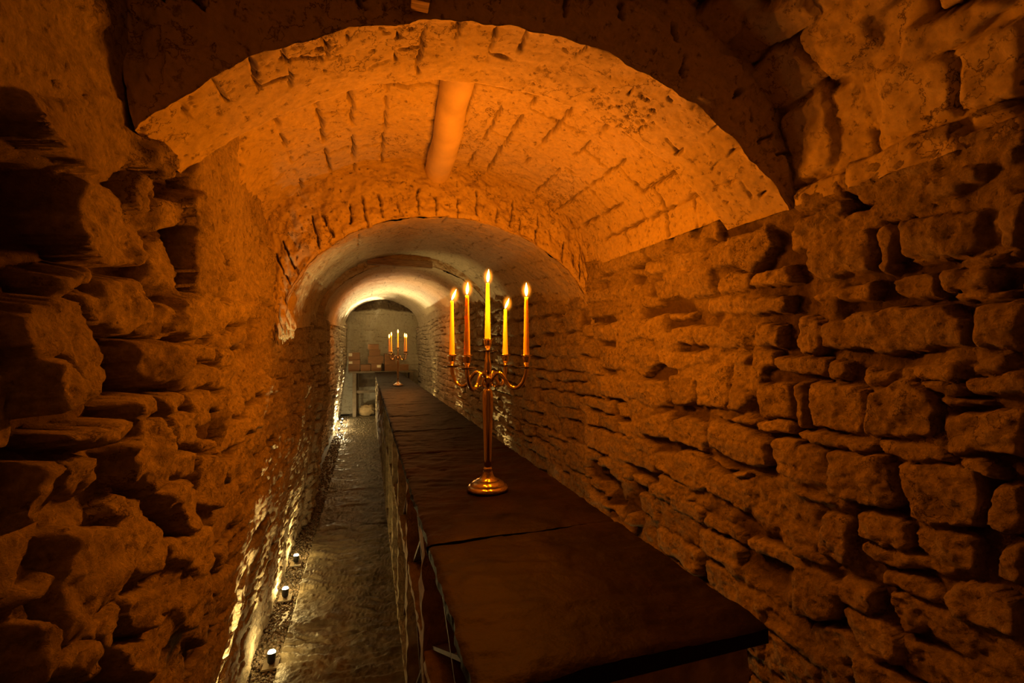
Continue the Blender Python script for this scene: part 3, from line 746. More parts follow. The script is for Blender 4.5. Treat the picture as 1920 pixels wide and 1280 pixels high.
# traced stones use t = 2.2 + distance from the right springing
for q in TR:
    if q['p'][:, 1].max() > 2.2:
        p2 = np.stack([q['p'][:, 0], LK0 - (q['p'][:, 1] - 2.2)], -1)
        st0.append(dict(q, p=p2, tilt=(q['tilt'][0], -q['tilt'][1])))
def f0(S, T):
    H, ti, jo = stone_field(S, T, st0, -.035, .010, 8, 45, .006)
    SS, TT = np.meshgrid(S, T)
    pf = plaster_field((), 15, .008, .02, .5)
    Hp, tp, jp = pf(S, T)
    k = smooth(LK0 - .78, LK0 - .70, TT + .05 * fbm(SS * 6, TT * 6, 3, 8))
    return H * k + Hp * (1 - k), ti * k + tp * (1 - k), jo * k + jp * (1 - k)
parts.append(vault(K0, K0, -1.3, 1.13, 330, 330, f0))
L1 = arc_len(K1)
ln1 = block_lines(rng, 1.36, 2.5, .12, L1 - .02, (.11, .17), (.16, .34), .15)
ln1b = []
parts.append(vault(K1, K1, 1.355, 2.53, 330, 190, plaster_field(ln1, 25, .008, .02, .7, .0085, .036, .05)))
L2 = arc_len(K2)
ln2 = block_lines(rng, 2.5, 4.9, .1, L2 - .1, (.09, .15), (.20, .45), .25)
Kb = lerpK(K2, K3, 1.0)
parts.append(vault(K2, K3, 2.5, 4.93, 260, 300, plaster_field(ln2, 35, .007, .02, .5, .006, .016, .35)))
ln3 = block_lines(rng, 4.9, 13.3, .1, 2.4, (.12, .2), (.3, .7), .35)
pA = vault(K4, lerpK(K5, K6, .5), 4.9, 13.3, 240, 420, plaster_field(ln3, 45, .008, .03, .5, .008, .014, .45), .8)
parts.append(pA)
structure(link('ceiling', join_arrays(parts), M['plaster']))

# ------------------------------------------------------------------ arches
def arch(name, Kin, KoutF, KoutB, Y0, Y1, nk, nr, ny, seed, rag=.012, lines=(), facelines=(), m='plaster', scale=1.06, fieldkw=None):
    """front face, soffit and back face of an arch as one surface"""
    k, L = even_k(Kin, nk); T = np.linspace(0, L, nk)
    xi, zi = Kin(k); xo, zo = KoutF(k)
    xo = .41 + (xo - .41) * scale; zo = 1.9 + (zo - 1.9) * scale
    r = np.linspace(1, 0, nr)
    rg = rag * fbm(T * 9, T * 0 + seed, 4, seed)
    out = []
    cols = []
    R = np.hypot(xo - xi, zo - zi)
    f = plaster_field(facelines, seed + 3, .013, .03, .9, .007, .030, .0)
    # front face, coordinates (distance out from the soffit, along the arch)
    Sr = np.linspace(0, 1, nr)
    SSr = r[None, :] * R[:, None]
    H, ti, jo = f(np.linspace(0, float(R.mean()), nr), T)
    H = H[:, ::-1]; ti = ti[:, ::-1]; jo = jo[:, ::-1]
    X = xi[:, None] * (1 - r) + xo[:, None] * r; Z = zi[:, None] * (1 - r) + zo[:, None] * r
    dx = np.gradient(xi); dz = np.gradient(zi); n = np.hypot(dx, dz) + 1e-9
    nx = dz / n; nz = -dx / n                        # towards the inside
    near = (1 - smooth(0, .03, SSr))
    X = X - (rg * nx)[:, None] * near; Z = Z - (rg * nz)[:, None] * near
    Pf = np.stack([X, Y0 - H * (1 - near) + near * .004, Z], -1)
    # soffit
    Yv = np.linspace(Y0, Y1, ny)
    Hs, ts, js = plaster_field(lines, seed + 9, .004, .012, .9, .0055, .020, .30)(Yv, T)
    e = 1 - smooth(0, .025, Yv - Y0)
    Hs = Hs * (1 - e)[None, :]
    Xs = xi[:, None] + Hs * nx[:, None] - (rg * nx)[:, None] * e[None, :]
    Zs = zi[:, None] + Hs * nz[:, None] - (rg * nz)[:, None] * e[None, :]
    Ps = np.stack([Xs, np.broadcast_to(Yv, Xs.shape) + 0.0, Zs], -1)
    Ps[:, 0, 1] = Pf[:, -1, 1]
    # back face
    xb, zb = KoutB(k); xb = .41 + (xb - .41) * scale; zb = 1.9 + (zb - 1.9) * scale
    r2 = np.linspace(0, 1, 12)
    Pb = np.stack([Xs[:, -1:] * (1 - r2) + xb[:, None] * r2, np.full((nk, 12), Y1) + .01 * r2, Zs[:, -1:] * (1 - r2) + zb[:, None] * r2], -1)
    Pall = np.concatenate([Pf, Ps[:, 1:], Pb[:, 1:]], 1)
    ta = np.concatenate([ti, ts[:, 1:], np.full((nk, 11), .5)], 1); ja = np.concatenate([jo, js[:, 1:], np.zeros((nk, 11))], 1)
    return structure(link(name, grid_mesh(name, Pall, dict(tint=ta, joint=ja)), M[m]))

rng = random.Random(21)
La = arc_len(seg1)
sof = []
t = .1
while t < La - .05:
    sof.append([(1.10, t), (1.10 + rng.uniform(.06, .27), t + rng.uniform(-.015, .015))])
    if rng.random() < .4: y = rng.uniform(1.15, 1.3); sof.append([(y, t), (y + rng.uniform(-.02, .02), t + .08)])
    t += rng.uniform(.075, .10)
fac = []
t = .15
while t < La - .1:
    a = rng.uniform(.0, .10); fac.append([(a + .05, t), (a + rng.uniform(.08, .16), t + rng.uniform(-.03, .03))]); t += rng.uniform(.05, .16)
arch('trim_1', seg1, K0, K1, 1.10, 1.367, 420, 60, 60, 51, .010, sof, fac)
fac2 = []
t = .12; La2 = arc_len(K2)
while t < La2 - .1:
    a = rng.uniform(.0, .05)
    if rng.random() < .85: fac2.append([(a, t), (a + rng.uniform(.05, .18), t + rng.uniform(-.02, .02))])
    t += rng.uniform(.07, .12)
arch('trim_2', K2, K1, K2, 2.50, 2.512, 360, 70, 6, 61, .010, [], fac2)
arch('trim_3', K4, K3, K4, 4.90, 4.915, 240, 30, 6, 71, .008, [], [])

# broken lump of plaster at the left foot of the second arch
bm = bmesh.new(); bmesh.ops.create_icosphere(bm, subdivisions=6, radius=1)
co = np.array([v.co[:] for v in bm.verts])
nn = fbm(co[:, 0] * 1.6 + co[:, 2] * .9, co[:, 1] * 1.6 + co[:, 2] * 1.7, 6, 12, .6)
jag = fbm(co[:, 0] * 6, co[:, 1] * 6, 3, 31)
for v, q, jg in zip(bm.verts, nn, jag):
    p = v.co * (1 + .20 * float(q)); z = p.z
    if z < -.55: z = -.55 - .25 * float(jg) + (z + .55) * .3
    v.co = Vector((-.462 + p.x * .095, 2.60 + p.y * .12, 1.96 + z * .20))
structure(bm_obj('trim_6', bm, M['plaster']))

# ------------------------------------------------------------------ back wall, front wall behind the camera
xs = np.linspace(-.75, 1.55, 160); zs = np.linspace(0, 3.3, 220)
SS, TT = np.meshgrid(xs, zs)
bl = block_lines(random.Random(4), -.7, 1.5, .1, 3.1, (.09, .12), (.25, .5), .3)
Hb, tb, jb = plaster_field(bl, 81, .006, .02, .3, .008, .010, .2)(xs, zs)
rub = smooth(2.88, 2.95, TT + .1 * np.abs(SS - .4) + .03 * fbm(SS * 6, TT * 6, 3, 2))
Hb = Hb - .10 * rub + .03 * rub * fbm(SS * 16, TT * 16, 3, 9)
P = np.stack([SS, 13.25 - Hb, TT], -1)
structure(link('wall_back', grid_mesh('wall_back', P, dict(tint=tb, joint=np.maximum(jb, rub)), False), M['back']))
P = np.stack(np.meshgrid(np.linspace(-.8, 1.5, 8), [-1.29], np.linspace(0, 3.0, 8), indexing='ij'), -1)[:, 0]
structure(link('wall_front', grid_mesh('wall_front', P, dict(tint=np.full((8, 8), .5), joint=np.zeros((8, 8)))), M['plaster']))

# ------------------------------------------------------------------ floor
SEAMS_F = [.55, 1.2, 1.75, 2.34, 2.97, 3.62, 4.05, 4.75, 5.4, 6.0, 6.7, 7.4, 8.0, 8.7, 9.4, 10.0, 10.7, 11.4, 12.1, 12.8]
def floor_part(x0, x1, nx, lift=0.0, seed=3, y0=-1.3):
    ys = np.concatenate([np.linspace(y0, 1.6, 30)[:-1], ysamples(1.6, 13.3, .0042, .007)])
    xs = np.linspace(x0, x1, nx)
    SS, TT = np.meshgrid(xs, ys)
    st = []
    # riven ridges running slantwise across the slabs
    yy = TT + .35 * SS + .10 * fbm(SS * 1.6, TT * 1.2, 3, seed)
    rid = fbm(SS * 1.3, yy * 9, 4, seed + 3, .6)
    H = .008 * fbm(SS * 3, TT * 3, 3, seed + 8) + .016 * (1 - np.abs(rid)) ** 2 + .004 * fbm(SS * 20, yy * 40, 3, seed + 4)
    for i, s in enumerate(SEAMS_F):
        sl = .05 * math.sin(i * 2.1)
        d = np.abs(TT - s - sl * (SS + .15) - .004 * noise(SS * 14, TT * 14, i))
        H = H - .020 * (1 - smooth(.003, .010, d))
        # every slab sits a little differently
        H = H + .004 * math.sin(i * 7.7) * (TT > s) * (1 if i % 2 else -1)
    return np.stack([SS, TT, H + lift], -1)
PF = floor_part(-.475, .20, 110)
Pedge = PF[:, :1].copy(); Pedge[..., 2] = -.06
PF = np.concatenate([Pedge, PF], 1)
Pm = np.stack(np.meshgrid(np.linspace(-.80, 1.5, 40), np.linspace(-1.3, 13.3, 200)), -1)
Pm = np.concatenate([Pm, np.full(Pm.shape[:2] + (1,), -.03)], -1)
PR = floor_part(.20, 1.5, 30, 0, 9)
structure(link('floor', join_arrays([(PF, {}), (Pm, {}), (PR, {})]), M['flag']))

# gravel in the strip between paving and left wall
rng = random.Random(77)
bm = bmesh.new()
ico = bmesh.new(); bmesh.ops.create_icosphere(ico, subdivisions=1, radius=1); iv = [v.co.copy() for v in ico.verts]; fi = [[v.index for v in f.verts] for f in ico.faces]; ico.free()
for _ in range(3400):
    y = 1.7 + 4.2 * rng.random() ** 1.4 if rng.random() < .8 else rng.uniform(5.5, 12.8)
    x = rng.uniform(-.665, -.48); r = rng.uniform(.005, .012) * (1 if y < 6 else 1.5)
    R = Matrix.Rotation(rng.uniform(0, 6), 3, 'Z') @ Matrix.Rotation(rng.uniform(0, 6), 3, 'X')
    sx, sy, sz = r * rng.uniform(.8, 1.4), r * rng.uniform(.8, 1.3), r * rng.uniform(.6, .9)
    c = Vector((x, y, -.024 + rng.uniform(0, .012)))
    vs = [bm.verts.new(c + R @ Vector((p.x * sx, p.y * sy, p.z * sz))) for p in iv]
    for f in fi: bm.faces.new([vs[i] for i in f])
g = bm_obj('gravel', bm, M['gravel'], None, False)
tag(g, 'strip of small dark gravel between the paving and the left stone wall', 'gravel', kind='stuff')

# ------------------------------------------------------------------ counter: slabs on wine rack bays
TOPZ = 1.19
SEAMS = [.726, 1.334, 2.52, 3.24, 4.0, 4.85, 5.5, 6.1, 6.95, 7.65, 8.3, 9.0, 9.75, 10.5, 11.3, 12.3]
ORD = ['', 'second', 'third', 'fourth', 'fifth', 'sixth', 'seventh', 'eighth', 'ninth', 'tenth', 'eleventh', 'twelfth', 'thirteenth', 'fourteenth', 'fifteenth', 'sixteenth', 'seventeenth', 'eighteenth']
SLABLAB = {0: 'large dark slate slab at the near end of the counter top', 1: 'long dark slate slab under the front candelabra',
           14: 'end slate slab of the counter top, beside the timber bench'}
def slab(i, y0, y1):
    rng = random.Random(100 + i)
    nx = 60; ny = max(12, int((y1 - y0) / (.010 if i < 3 else .016)))
    x0, x1 = .168, .782
    bm = bmesh.new()
    th = .040
    xs = np.linspace(x0, x1, nx); ys = np.linspace(y0 + .004, y1 - .004, ny)
    SS, TT = np.meshgrid(xs, ys)
    yy = TT + .25 * SS
    rid = fbm(SS * 1.6 + i * 3, yy * 7, 4, 200 + i, .6)
    H = .004 * fbm(SS * 4, TT * 4, 3, 210 + i) + .006 * (1 - np.abs(rid)) + .0016 * fbm(SS * 22, yy * 34, 3, 220 + i) - .006
    st = smooth(-.05, .05, fbm(SS * 2.6 + i, TT * 2.6, 4, 230 + i) - .25) * .0035   # cleft steps
    H = H - st
    # ragged left edge, drop at all edges
    ex = .007 * fbm(ys * 11, ys * 0 + i, 4, 240 + i)
    X = SS.copy(); w = 1 - smooth(0, .03, SS - x0); X = X + w * ex[:, None]
    top = np.stack([X, TT, TOPZ + H], -1)
    top[:, 0, 2] -= .004; top[:, -1, 2] -= .002; top[0, :, 2] -= .004; top[-1, :, 2] -= .004
    # skirt rings
    def loop(P): return np.concatenate([P[0, :-1], P[:-1, -1], P[-1, :0:-1], P[:0:-1, 0]], 0)
    l0 = loop(top); c = np.array([(x0 + x1) / 2, (y0 + y1) / 2, 0])
    rings = [l0]
    for k, dz in enumerate((.012, .024, .036)):
        r = l0.copy(); r[:, 2] = TOPZ - dz - .004
        jit = .006 * np.array([noise(np.array([p[1] * 40 + k * 5.]), np.array([p[0] * 40 + dz * 200]), 7 + i)[0] for p in l0])
        side = np.where(l0[:, 0] < x0 + .02, 1.0, .25)
        r[:, 0] += jit * side * np.where(l0[:, 0] < c[0], 1, -1) + (.004 * (k == 2)) * np.where(l0[:, 0] < x0 + .02, 1, 0)
        rings.append(r)
    vt = [[bm.verts.new(p) for p in row] for row in top]
    for a in range(ny - 1):
        for b in range(nx - 1): bm.faces.new((vt[a][b], vt[a][b + 1], vt[a + 1][b + 1], vt[a + 1][b]))
    def loopv(V): return V[0][:-1] + [r[-1] for r in V[:-1]] + V[-1][:0:-1] + [r[0] for r in V[:0:-1]]
    prev = loopv(vt); n = len(prev)
    for r in rings[1:]:
        cur = [bm.verts.new(p) for p in r]
        for k in range(n): bm.faces.new((prev[k], prev[(k + 1) % n], cur[(k + 1) % n], cur[k]))
        prev = cur
    bm.faces.new(prev)
    o = bm_obj('slate_slab', bm, M['slate'], None, True, 40)
    lab = SLABLAB.get(i, 'dark slate slab, %s from the near end of the counter top' % ORD[i])
    if i == 8 - 0: lab = 'dark slate slab carrying the far candelabra on the counter top'
    tag(o, lab, 'slab', 'slate slabs of the counter top')
for i in range(len(SEAMS) - 1): slab(i, SEAMS[i], SEAMS[i + 1])

RX0, RX1 = .185, .775
PIL = [.80, 1.66, 2.35, 3.04, 3.75, 4.45, 5.15, 5.85, 6.55, 7.25, 7.95, 8.65, 9.35, 10.05, 10.75, 11.45, 12.22]
def rough_block(bm, lo, hi, seed, amp=.010, n=(6, 5, 26)):
    """stone with a split, uneven face"""
    lo = Vector(lo); hi = Vector(hi); s = hi - lo
    b2 = bmesh.new(); bmesh.ops.create_cube(b2, size=1)
    bmesh.ops.subdivide_edges(b2, edges=b2.edges[:], cuts=1, use_grid_fill=True)
    # cut along the long axis
    ax = max(range(3), key=lambda a: s[a])
    for k in range(1, 28):
        nrm = Vector((0, 0, 0)); nrm[ax] = 1
        bmesh.ops.bisect_plane(b2, geom=b2.verts[:] + b2.edges[:] + b2.faces[:], plane_co=nrm * (k / 28 - .5), plane_no=nrm)
    vm = {}
    for v in b2.verts:
        p = Vector((lo.x + (v.co.x + .5) * s.x, lo.y + (v.co.y + .5) * s.y, lo.z + (v.co.z + .5) * s.z))
        a = np.array([p[ax] * 17.0]); c = np.array([seed * 3.7 + v.co[(ax + 1) % 3] * 2 + v.co[(ax + 2) % 3] * 5])
        for d in range(3):
            if d != ax:
                f = float(fbm(a + d * 9, c, 3, seed)[0])
                if d == 2 and s.z < .2: f = min(f, 0) if v.co.z > .4 else f
                p[d] += amp * f
        vm[v] = bm.verts.new(p)
    for f in b2.faces: bm.faces.new([vm[v] for v in f.verts])
    b2.free()

def bay(i, y0, y1, end=False):
    root = empty('wine_rack', (.48, (y0 + y1) / 2, 0))
    off = Vector((.48, (y0 + y1) / 2, 0))
    def fin(name, bm, m, sm=True):
        bmesh.ops.translate(bm, vec=-off, verts=bm.verts)
        return bm_obj(name, bm, m, root, sm, 50)
    h = .03
    for k, yy in enumerate((y0, y1) if end else (y0,)):
        bm = bmesh.new(); rough_block(bm, (RX0, yy - h, 0), (RX1, yy + h, TOPZ - .042), 300 + i * 3 + k); fin('upright', bm, M['rackstone'])
    bm = bmesh.new(); rough_block(bm, (RX0 + .004, y0 + h + .002, .655), (RX1, y1 - h - .014, .695), 400 + i, .007); fin('shelf', bm, M['rackstone'])
    bm = bmesh.new(); rough_block(bm, (RX0 + .002, y0 + h + .002, 0.0), (RX1, y1 - h - .014, .045), 450 + i, .006); fin('plinth', bm, M['rackstone'])
    for (z0, z1) in ((.046, .652), (.697, TOPZ - .046)):
        w = (y1 - y0) - 2 * h - .012; hh = z1 - z0
        L = math.hypot(w, hh) - .02; a = math.atan2(hh, w)
        bm = bmesh.new()
        add_box(bm, (RX0 + .03 + .26, (y0 + y1) / 2, (z0 + z1) / 2), (.52, L, .012), Matrix.Rotation(a, 3, 'X'))
        fin('divider', bm, M['rackwood'], False)
        bm = bmesh.new()
        for sgn in (-1, 1):
            cy = (y0 + y1) / 2 + sgn * math.cos(a) * (L / 4 + .004); cz = (z0 + z1) / 2 - sgn * math.sin(a) * (L / 4 + .004)
            add_box(bm, (RX0 + .03 + .26, cy, cz), (.52, L / 2 - .010, .012), Matrix.Rotation(-a, 3, 'X'))
        fin('divider', bm, M['rackwood'], False)
    lab = {0: 'stone wine rack bay with crossed boards at the near end of the counter', len(PIL) - 2: 'stone wine rack bay at the far end of the counter'}.get(i, 'stone wine rack bay with crossed boards, %s from the near end of the counter' % ORD[i])
    tag(root, lab, 'wine rack', 'wine rack bays under the counter')
for i in range(len(PIL) - 1): bay(i, PIL[i], PIL[i + 1], i == len(PIL) - 2)

# ------------------------------------------------------------------ candelabra
def add_lathe_at(bm, prof, loc, seg=32):
    b2 = bmesh.new(); add_lathe(b2, prof, seg)
    bmesh.ops.translate(b2, vec=Vector(loc), verts=b2.verts)
    me = bpy.data.meshes.new('t'); b2.to_mesh(me); b2.free(); bm.from_mesh(me); bpy.data.meshes.remove(me)

PAN = [(0, -.002), (.008, -.004), (.020, -.003), (.031, .0005), (.034, .003), (.0345, .0045), (.033, .0048), (.028, .002), (.012, .0005), (0, .001)]
def SOCK(s=1.0):
    return [(0, 0), (.010, 0), (.0085, .004), (.0065, .008), (.0085, .012), (.0105, .014), (.0135, .022), (.0158, .034), (.0168, .043), (.0215, .0465), (.0222, .048), (.0215, .0492), (.0150, .0485), (.0142, .046), (.0138, .026), (.0134, .022), (0, .022)]
ARM_R = .168
ARM_PAN = .492     # height of the drip pans
TOP_PAN = .556
def smoothprof(p, n=5):
    v = catmull([(r, 0, z) for r, z in p], n)
    return [(max(0, q.x), q.z) for q in v]
def candelabra(loc, angles, label):
    root = empty('candelabra', loc)
    bm = bmesh.new()
    add_lathe(bm, [(0, 0), (.078, 0), (.083, .003), (.0835, .008), (.081, .014), (.075, .019), (.070, .0205), (.0695, .0235), (.064, .030), (.052, .0365), (.046, .038), (.0455, .041), (.034, .046), (.026, .054), (.021, .066), (.0185, .074), (0, .075)], 64)
    bm_obj('base', bm, M['metal'], root, True, 50)
    bm = bmesh.new()
    add_lathe(bm, [(0, .0745), (.014, .0745), (.0175, .078), (.0182, .083), (.0165, .088), (.0125, .0905), (.0125, .094), (.0145, .098), (.0150, .120), (.0172, .20), (.0198, .28), (.0222, .34), (.0228, .37), (.0205, .392), (.0150, .402), (.0105, .407), (0, .408)], 48)
    bm_obj('stem', bm, M['metal'], root, True, 50)
    bm = bmesh.new()
    add_lathe(bm, [(0, .4075), (.0105, .4075), (.0110, .414), (.0165, .420), (.0180, .430), (.0180, .446), (.0160, .452), (.0110, .456), (.0100, .462), (.0140, .470), (.0155, .485), (.0145, .505), (.0105, .530), (.0085, .545), (.0095, .5525), (0, .5535)], 40)
    bm_obj('hub', bm, M['metal'], root, True, 50)
    o = None
    bm = bmesh.new(); add_lathe_at(bm, [(r * 1.12, z) for r, z in PAN], (0, 0, TOP_PAN)); pan = bm_obj('drip_pan', bm, M['metal'], root, True, 45)
    bm = bmesh.new(); add_lathe_at(bm, SOCK(), (0, 0, TOP_PAN + .0015)); bm_obj('socket', bm, M['metal'], root, True, 45)
    for a in angles:
        c, s = math.cos(a), math.sin(a)
        pr = [(.016, .436), (.026, .452), (.040, .468), (.057, .468), (.072, .452), (.088, .428), (.108, .414), (.130, .414), (.150, .430), (.162, .455), (.167, .475), (ARM_R, ARM_PAN - .0035)]
        pts = catmull([(r * c, r * s, z) for r, z in pr], 6)
        bm = bmesh.new(); add_tube(bm, pts, .0078, 16)
        arm = bm_obj('arm', bm, M['metal'], root, True, 60)
        # little scroll curling under the inner end of the arm
        sc = [(.030, .452), (.040, .438), (.044, .424), (.036, .414), (.027, .418), (.028, .428)]
        bm = bmesh.new(); add_tube(bm, catmull([(r * c, r * s, z) for r, z in sc], 6), [.0055 - .0001 * k for k in range(31)], 12)
        bm_obj('scroll', bm, M['metal'], arm, True, 60)
        bm = bmesh.new(); add_lathe_at(bm, PAN, (ARM_R * c, ARM_R * s, ARM_PAN)); bm_obj('drip_pan', bm, M['metal'], arm, True, 45)
        bm = bmesh.new(); add_lathe_at(bm, SOCK(), (ARM_R * c, ARM_R * s, ARM_PAN + .0015)); bm_obj('socket', bm, M['metal'], arm, True, 45)
    tag(root, label, 'candelabra', 'candelabras on the counter')
    return root

def candle(loc, h, lean, label, power, group, fl=1.0):
    root = empty('candle', loc)
    bm = bmesh.new()
    n = 24; prof = [(0, 0), (.0118, 0), (.0125, .003)]
    for k in range(1, n): prof.append((.0125 - .0058 * k / n, .003 + (h - .008) * k / n))
    prof += [(.0067, h - .004), (.0060, h - .001), (.0045, h), (.0030, h - .0012), (0, h - .002)]
    add_lathe(bm, prof, 28); bm_obj('wax', bm, M['wax'], root, True, 60)
    w = Vector(lean)
    bm = bmesh.new(); add_tube(bm, [(0, 0, h - .002), (w.x * .002, w.y * .002, h + .004), (w.x * .006, w.y * .006, h + .009)], .0010, 6)
    bm_obj('wick', bm, M['wick'], root)
    bm = bmesh.new()
    fp = [(0, 0), (.0022, .002), (.0042, .008), (.0054, .015), (.0052, .022), (.0040, .030), (.0024, .037), (.0010, .043), (0, .046)]
    add_lathe(bm, smoothprof(fp, 3), 20)
    for v in bm.verts:
        z = v.co.z; v.co *= fl
        v.co.x += w.x * z * fl * .75; v.co.y += w.y * z * fl * .75; v.co.z += h + .0035
    f = bm_obj('flame', bm, M['flame'], root)
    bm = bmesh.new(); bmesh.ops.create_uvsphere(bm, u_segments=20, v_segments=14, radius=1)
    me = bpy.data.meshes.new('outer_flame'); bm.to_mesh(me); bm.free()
    g = link('outer_flame', me, M['halo'], f); g.scale = (.027, .027, .044); g.location = (w.x * .02, w.y * .02, h + .026)  # added glow ball, puts the bloom halo around the flame
    ld = bpy.data.lights.new('candle_light', 'POINT'); ld.energy = power; ld.color = CANDLE; ld.shadow_soft_size = .009
    lo = bpy.data.objects.new('candle_light', ld); COL.objects.link(lo); lo.parent = root
    lo.location = (w.x * .02, w.y * .02, h + .024)
    tag(root, label, 'candle', group)
    return root

CANDLE = (1.0, .218, .001)
PW = 6.6
RIGHT = Vector((math.cos(TH), -math.sin(TH), 0)); FWD = Vector((math.sin(TH), math.cos(TH), 0))
base_ang = math.atan2(RIGHT.y, RIGHT.x)
C1 = Vector((.460, 1.778, TOPZ))
A1 = [base_ang + math.radians(d) for d in (-24, 66, 156, 246)]     # right, back, left, front
candelabra(C1, A1, 'tall metal five-light candelabra on the near part of the counter')
def tip(c, a, h=ARM_PAN): return c + Vector((ARM_R * math.cos(a), ARM_R * math.sin(a), h + .0245))
rl = lambda a, b: (RIGHT * a + FWD * b)
candle(C1 + Vector((0, 0, TOP_PAN + .0245)), .250, rl(.1, 0), 'central lit taper candle, highest on the front candelabra', PW, 'candles on the front candelabra', 1.15)
candle(tip(C1, A1[0]), .250, rl(.0, 0), 'rightmost lit taper candle on the front candelabra', PW, 'candles on the front candelabra', 1.15)
candle(tip(C1, A1[1]), .222, rl(.5, 0), 'shortest lit taper candle, on the rear arm of the front candelabra', PW, 'candles on the front candelabra', 1.0)
candle(tip(C1, A1[2]), .250, rl(.55, 0), 'leftmost lit taper candle on the front candelabra', PW, 'candles on the front candelabra', 1.0)
candle(tip(C1, A1[3]), .246, rl(.1, 0), 'lit taper candle on the arm of the front candelabra nearest the viewer, second from left', PW, 'candles on the front candelabra', 1.0)
C2 = Vector((.455, 7.45, TOPZ))
A2 = [base_ang + math.radians(d) for d in (-38, 52, 142, 232)]
candelabra(C2, A2, 'metal five-light candelabra far down the counter, in front of the crates')
names2 = ['rightmost white taper candle on the far candelabra', 'white taper candle just left of the rightmost on the far candelabra',
          'second from left taper candle on the far candelabra', 'leftmost yellow-lit taper candle on the far candelabra']
candle(C2 + Vector((0, 0, TOP_PAN + .0245)), .250, rl(0, 0), 'central lit candle, highest on the far candelabra', PW * .5, 'candles on the far candelabra', 1.3)
order = [(A2[0], names2[0], .25), (A2[1], names2[1], .25), (A2[2], names2[2], .275), (A2[3], names2[3], .235)]
for a, nm, h in order: candle(tip(C2, a), h, rl(0, 0), nm, PW * .5, 'candles on the far candelabra', 1.3)

# ------------------------------------------------------------------ floor spotlights along the left wall
WARM = (1.0, .68, .22)
COOL = (1.0, .77, .40)
def floor_lamp(x, y, label, power, tilt=(0.0, 0.0), size=46, pool=1.0, sy=1.0, WARM=WARM):
    root = empty('floor_spotlight', (x, y, -.012))
    bm = bmesh.new(); add_box(bm, (0, 0, .006), (.085, .085, .012), None, .002); bm_obj('base_plate', bm, M['steel'], root, False)
    bm = bmesh.new(); add_box(bm, (0, .026, .030), (.030, .006, .040), None, .001); bm_obj('bracket', bm, M['black'], root, False)
    bm = bmesh.new(); add_lathe(bm, [(0, 0), (.016, 0), (.020, .006), (.023, .040), (.024, .050), (.0205, .050), (.019, .043), (0, .042)], 28)
    rt = Matrix.Rotation(math.radians(-14), 4, 'X')
    bmesh.ops.transform(bm, matrix=Matrix.Translation((0, -.002, .018)) @ rt, verts=bm.verts); hd = bm_obj('housing', bm, M['black'], root, True, 40)
    bm = bmesh.new(); add_lathe(bm, [(0, .0435), (.0200, .0515), (.0185, .058), (.0120, .064), (0, .066)], 24)
    bmesh.ops.transform(bm, matrix=Matrix.Translation((0, -.002, .018)) @ rt, verts=bm.verts); bm_obj('lens', bm, M['lens'], hd)
    ld = bpy.data.lights.new('lamp_light', 'POINT'); ld.energy = power * .95 * pool; ld.color = WARM; ld.shadow_soft_size = .012
    lo = bpy.data.objects.new('lamp_light', ld); COL.objects.link(lo); lo.parent = root; lo.location = (0, .012, .095)
    sd = bpy.data.lights.new('lamp_beam', 'SPOT'); sd.energy = power * 11.5; sd.color = WARM; sd.shadow_soft_size = .012; sd.spot_size = math.radians(size); sd.spot_blend = .9
    so = bpy.data.objects.new('lamp_beam', sd); COL.objects.link(so); so.parent = root; so.location = (0, .012, .095)
    d = Vector((-.06 + tilt[0], tilt[1], 1)); so.rotation_euler = d.to_track_quat('-Z', 'Y').to_euler(); so.scale = (1, sy, 1)
    tag(root, label, 'floor light', 'floor spotlights along the left wall')
G = 'floor spotlights'
floor_lamp(-.515, 2.83, 'small lit floor spotlight at the bottom of the photo, beside the path edge', 2.2)
floor_lamp(-.56, 3.56, 'second lit floor spotlight along the left wall, counted from the bottom of the photo', 3.6)
floor_lamp(-.565, 4.11, 'third lit floor spotlight along the left wall, by the gap where the wall light stops', 3.2)
floor_lamp(-.60, 10.5, 'far lit floor spotlight, third from the bench', 90, (.24, -.5), 70, .2, 1.0, COOL)
floor_lamp(-.60, 11.4, 'far lit floor spotlight, second from the bench', 80, (.22, 0), 60, .2, .5, COOL)
floor_lamp(-.60, 11.95, 'far lit floor spotlight on the ground just in front of the bench', 200, (.24, -.05), 62, .06, .17, COOL)

def spot(loc, d, power, size, blend=.6, col=WARM, r=.02):
    sd = bpy.data.lights.new('lamp_beam', 'SPOT'); sd.energy = power; sd.color = col; sd.shadow_soft_size = r
    sd.spot_size = math.radians(size); sd.spot_blend = blend
    so = bpy.data.objects.new('lamp_beam', sd); COL.objects.link(so); so.location = loc
    so.rotation_euler = Vector(d).to_track_quat('-Z', 'Y').to_euler()
def point(loc, power, col=WARM, r=.02):
    ld = bpy.data.lights.new('lamp_light', 'POINT'); ld.energy = power; ld.color = col; ld.shadow_soft_size = r
    lo = bpy.data.objects.new('lamp_light', ld); COL.objects.link(lo); lo.location = loc
# a spotlight just below the frame and those standing behind the counter
spot((-.53, 2.05, .08), (-.03, .62, 1.6), 150, 28, .9)
point((1.14, 2.1, .08), 3); point((1.14, 4.3, .08), 3.0); point((1.14, 6.2, .08), 5); point((1.14, 8.5, .08), 5); point((1.14, 11, .08), 4)
spot((1.2, 4.3, .08), (.02, .2, 1), 100, 45, .9); spot((1.2, 6.6, .08), (.02, .2, 1), 130, 45, .9); spot((1.2, 9.5, .08), (-.1, .1, 1), 170, 60, .9)

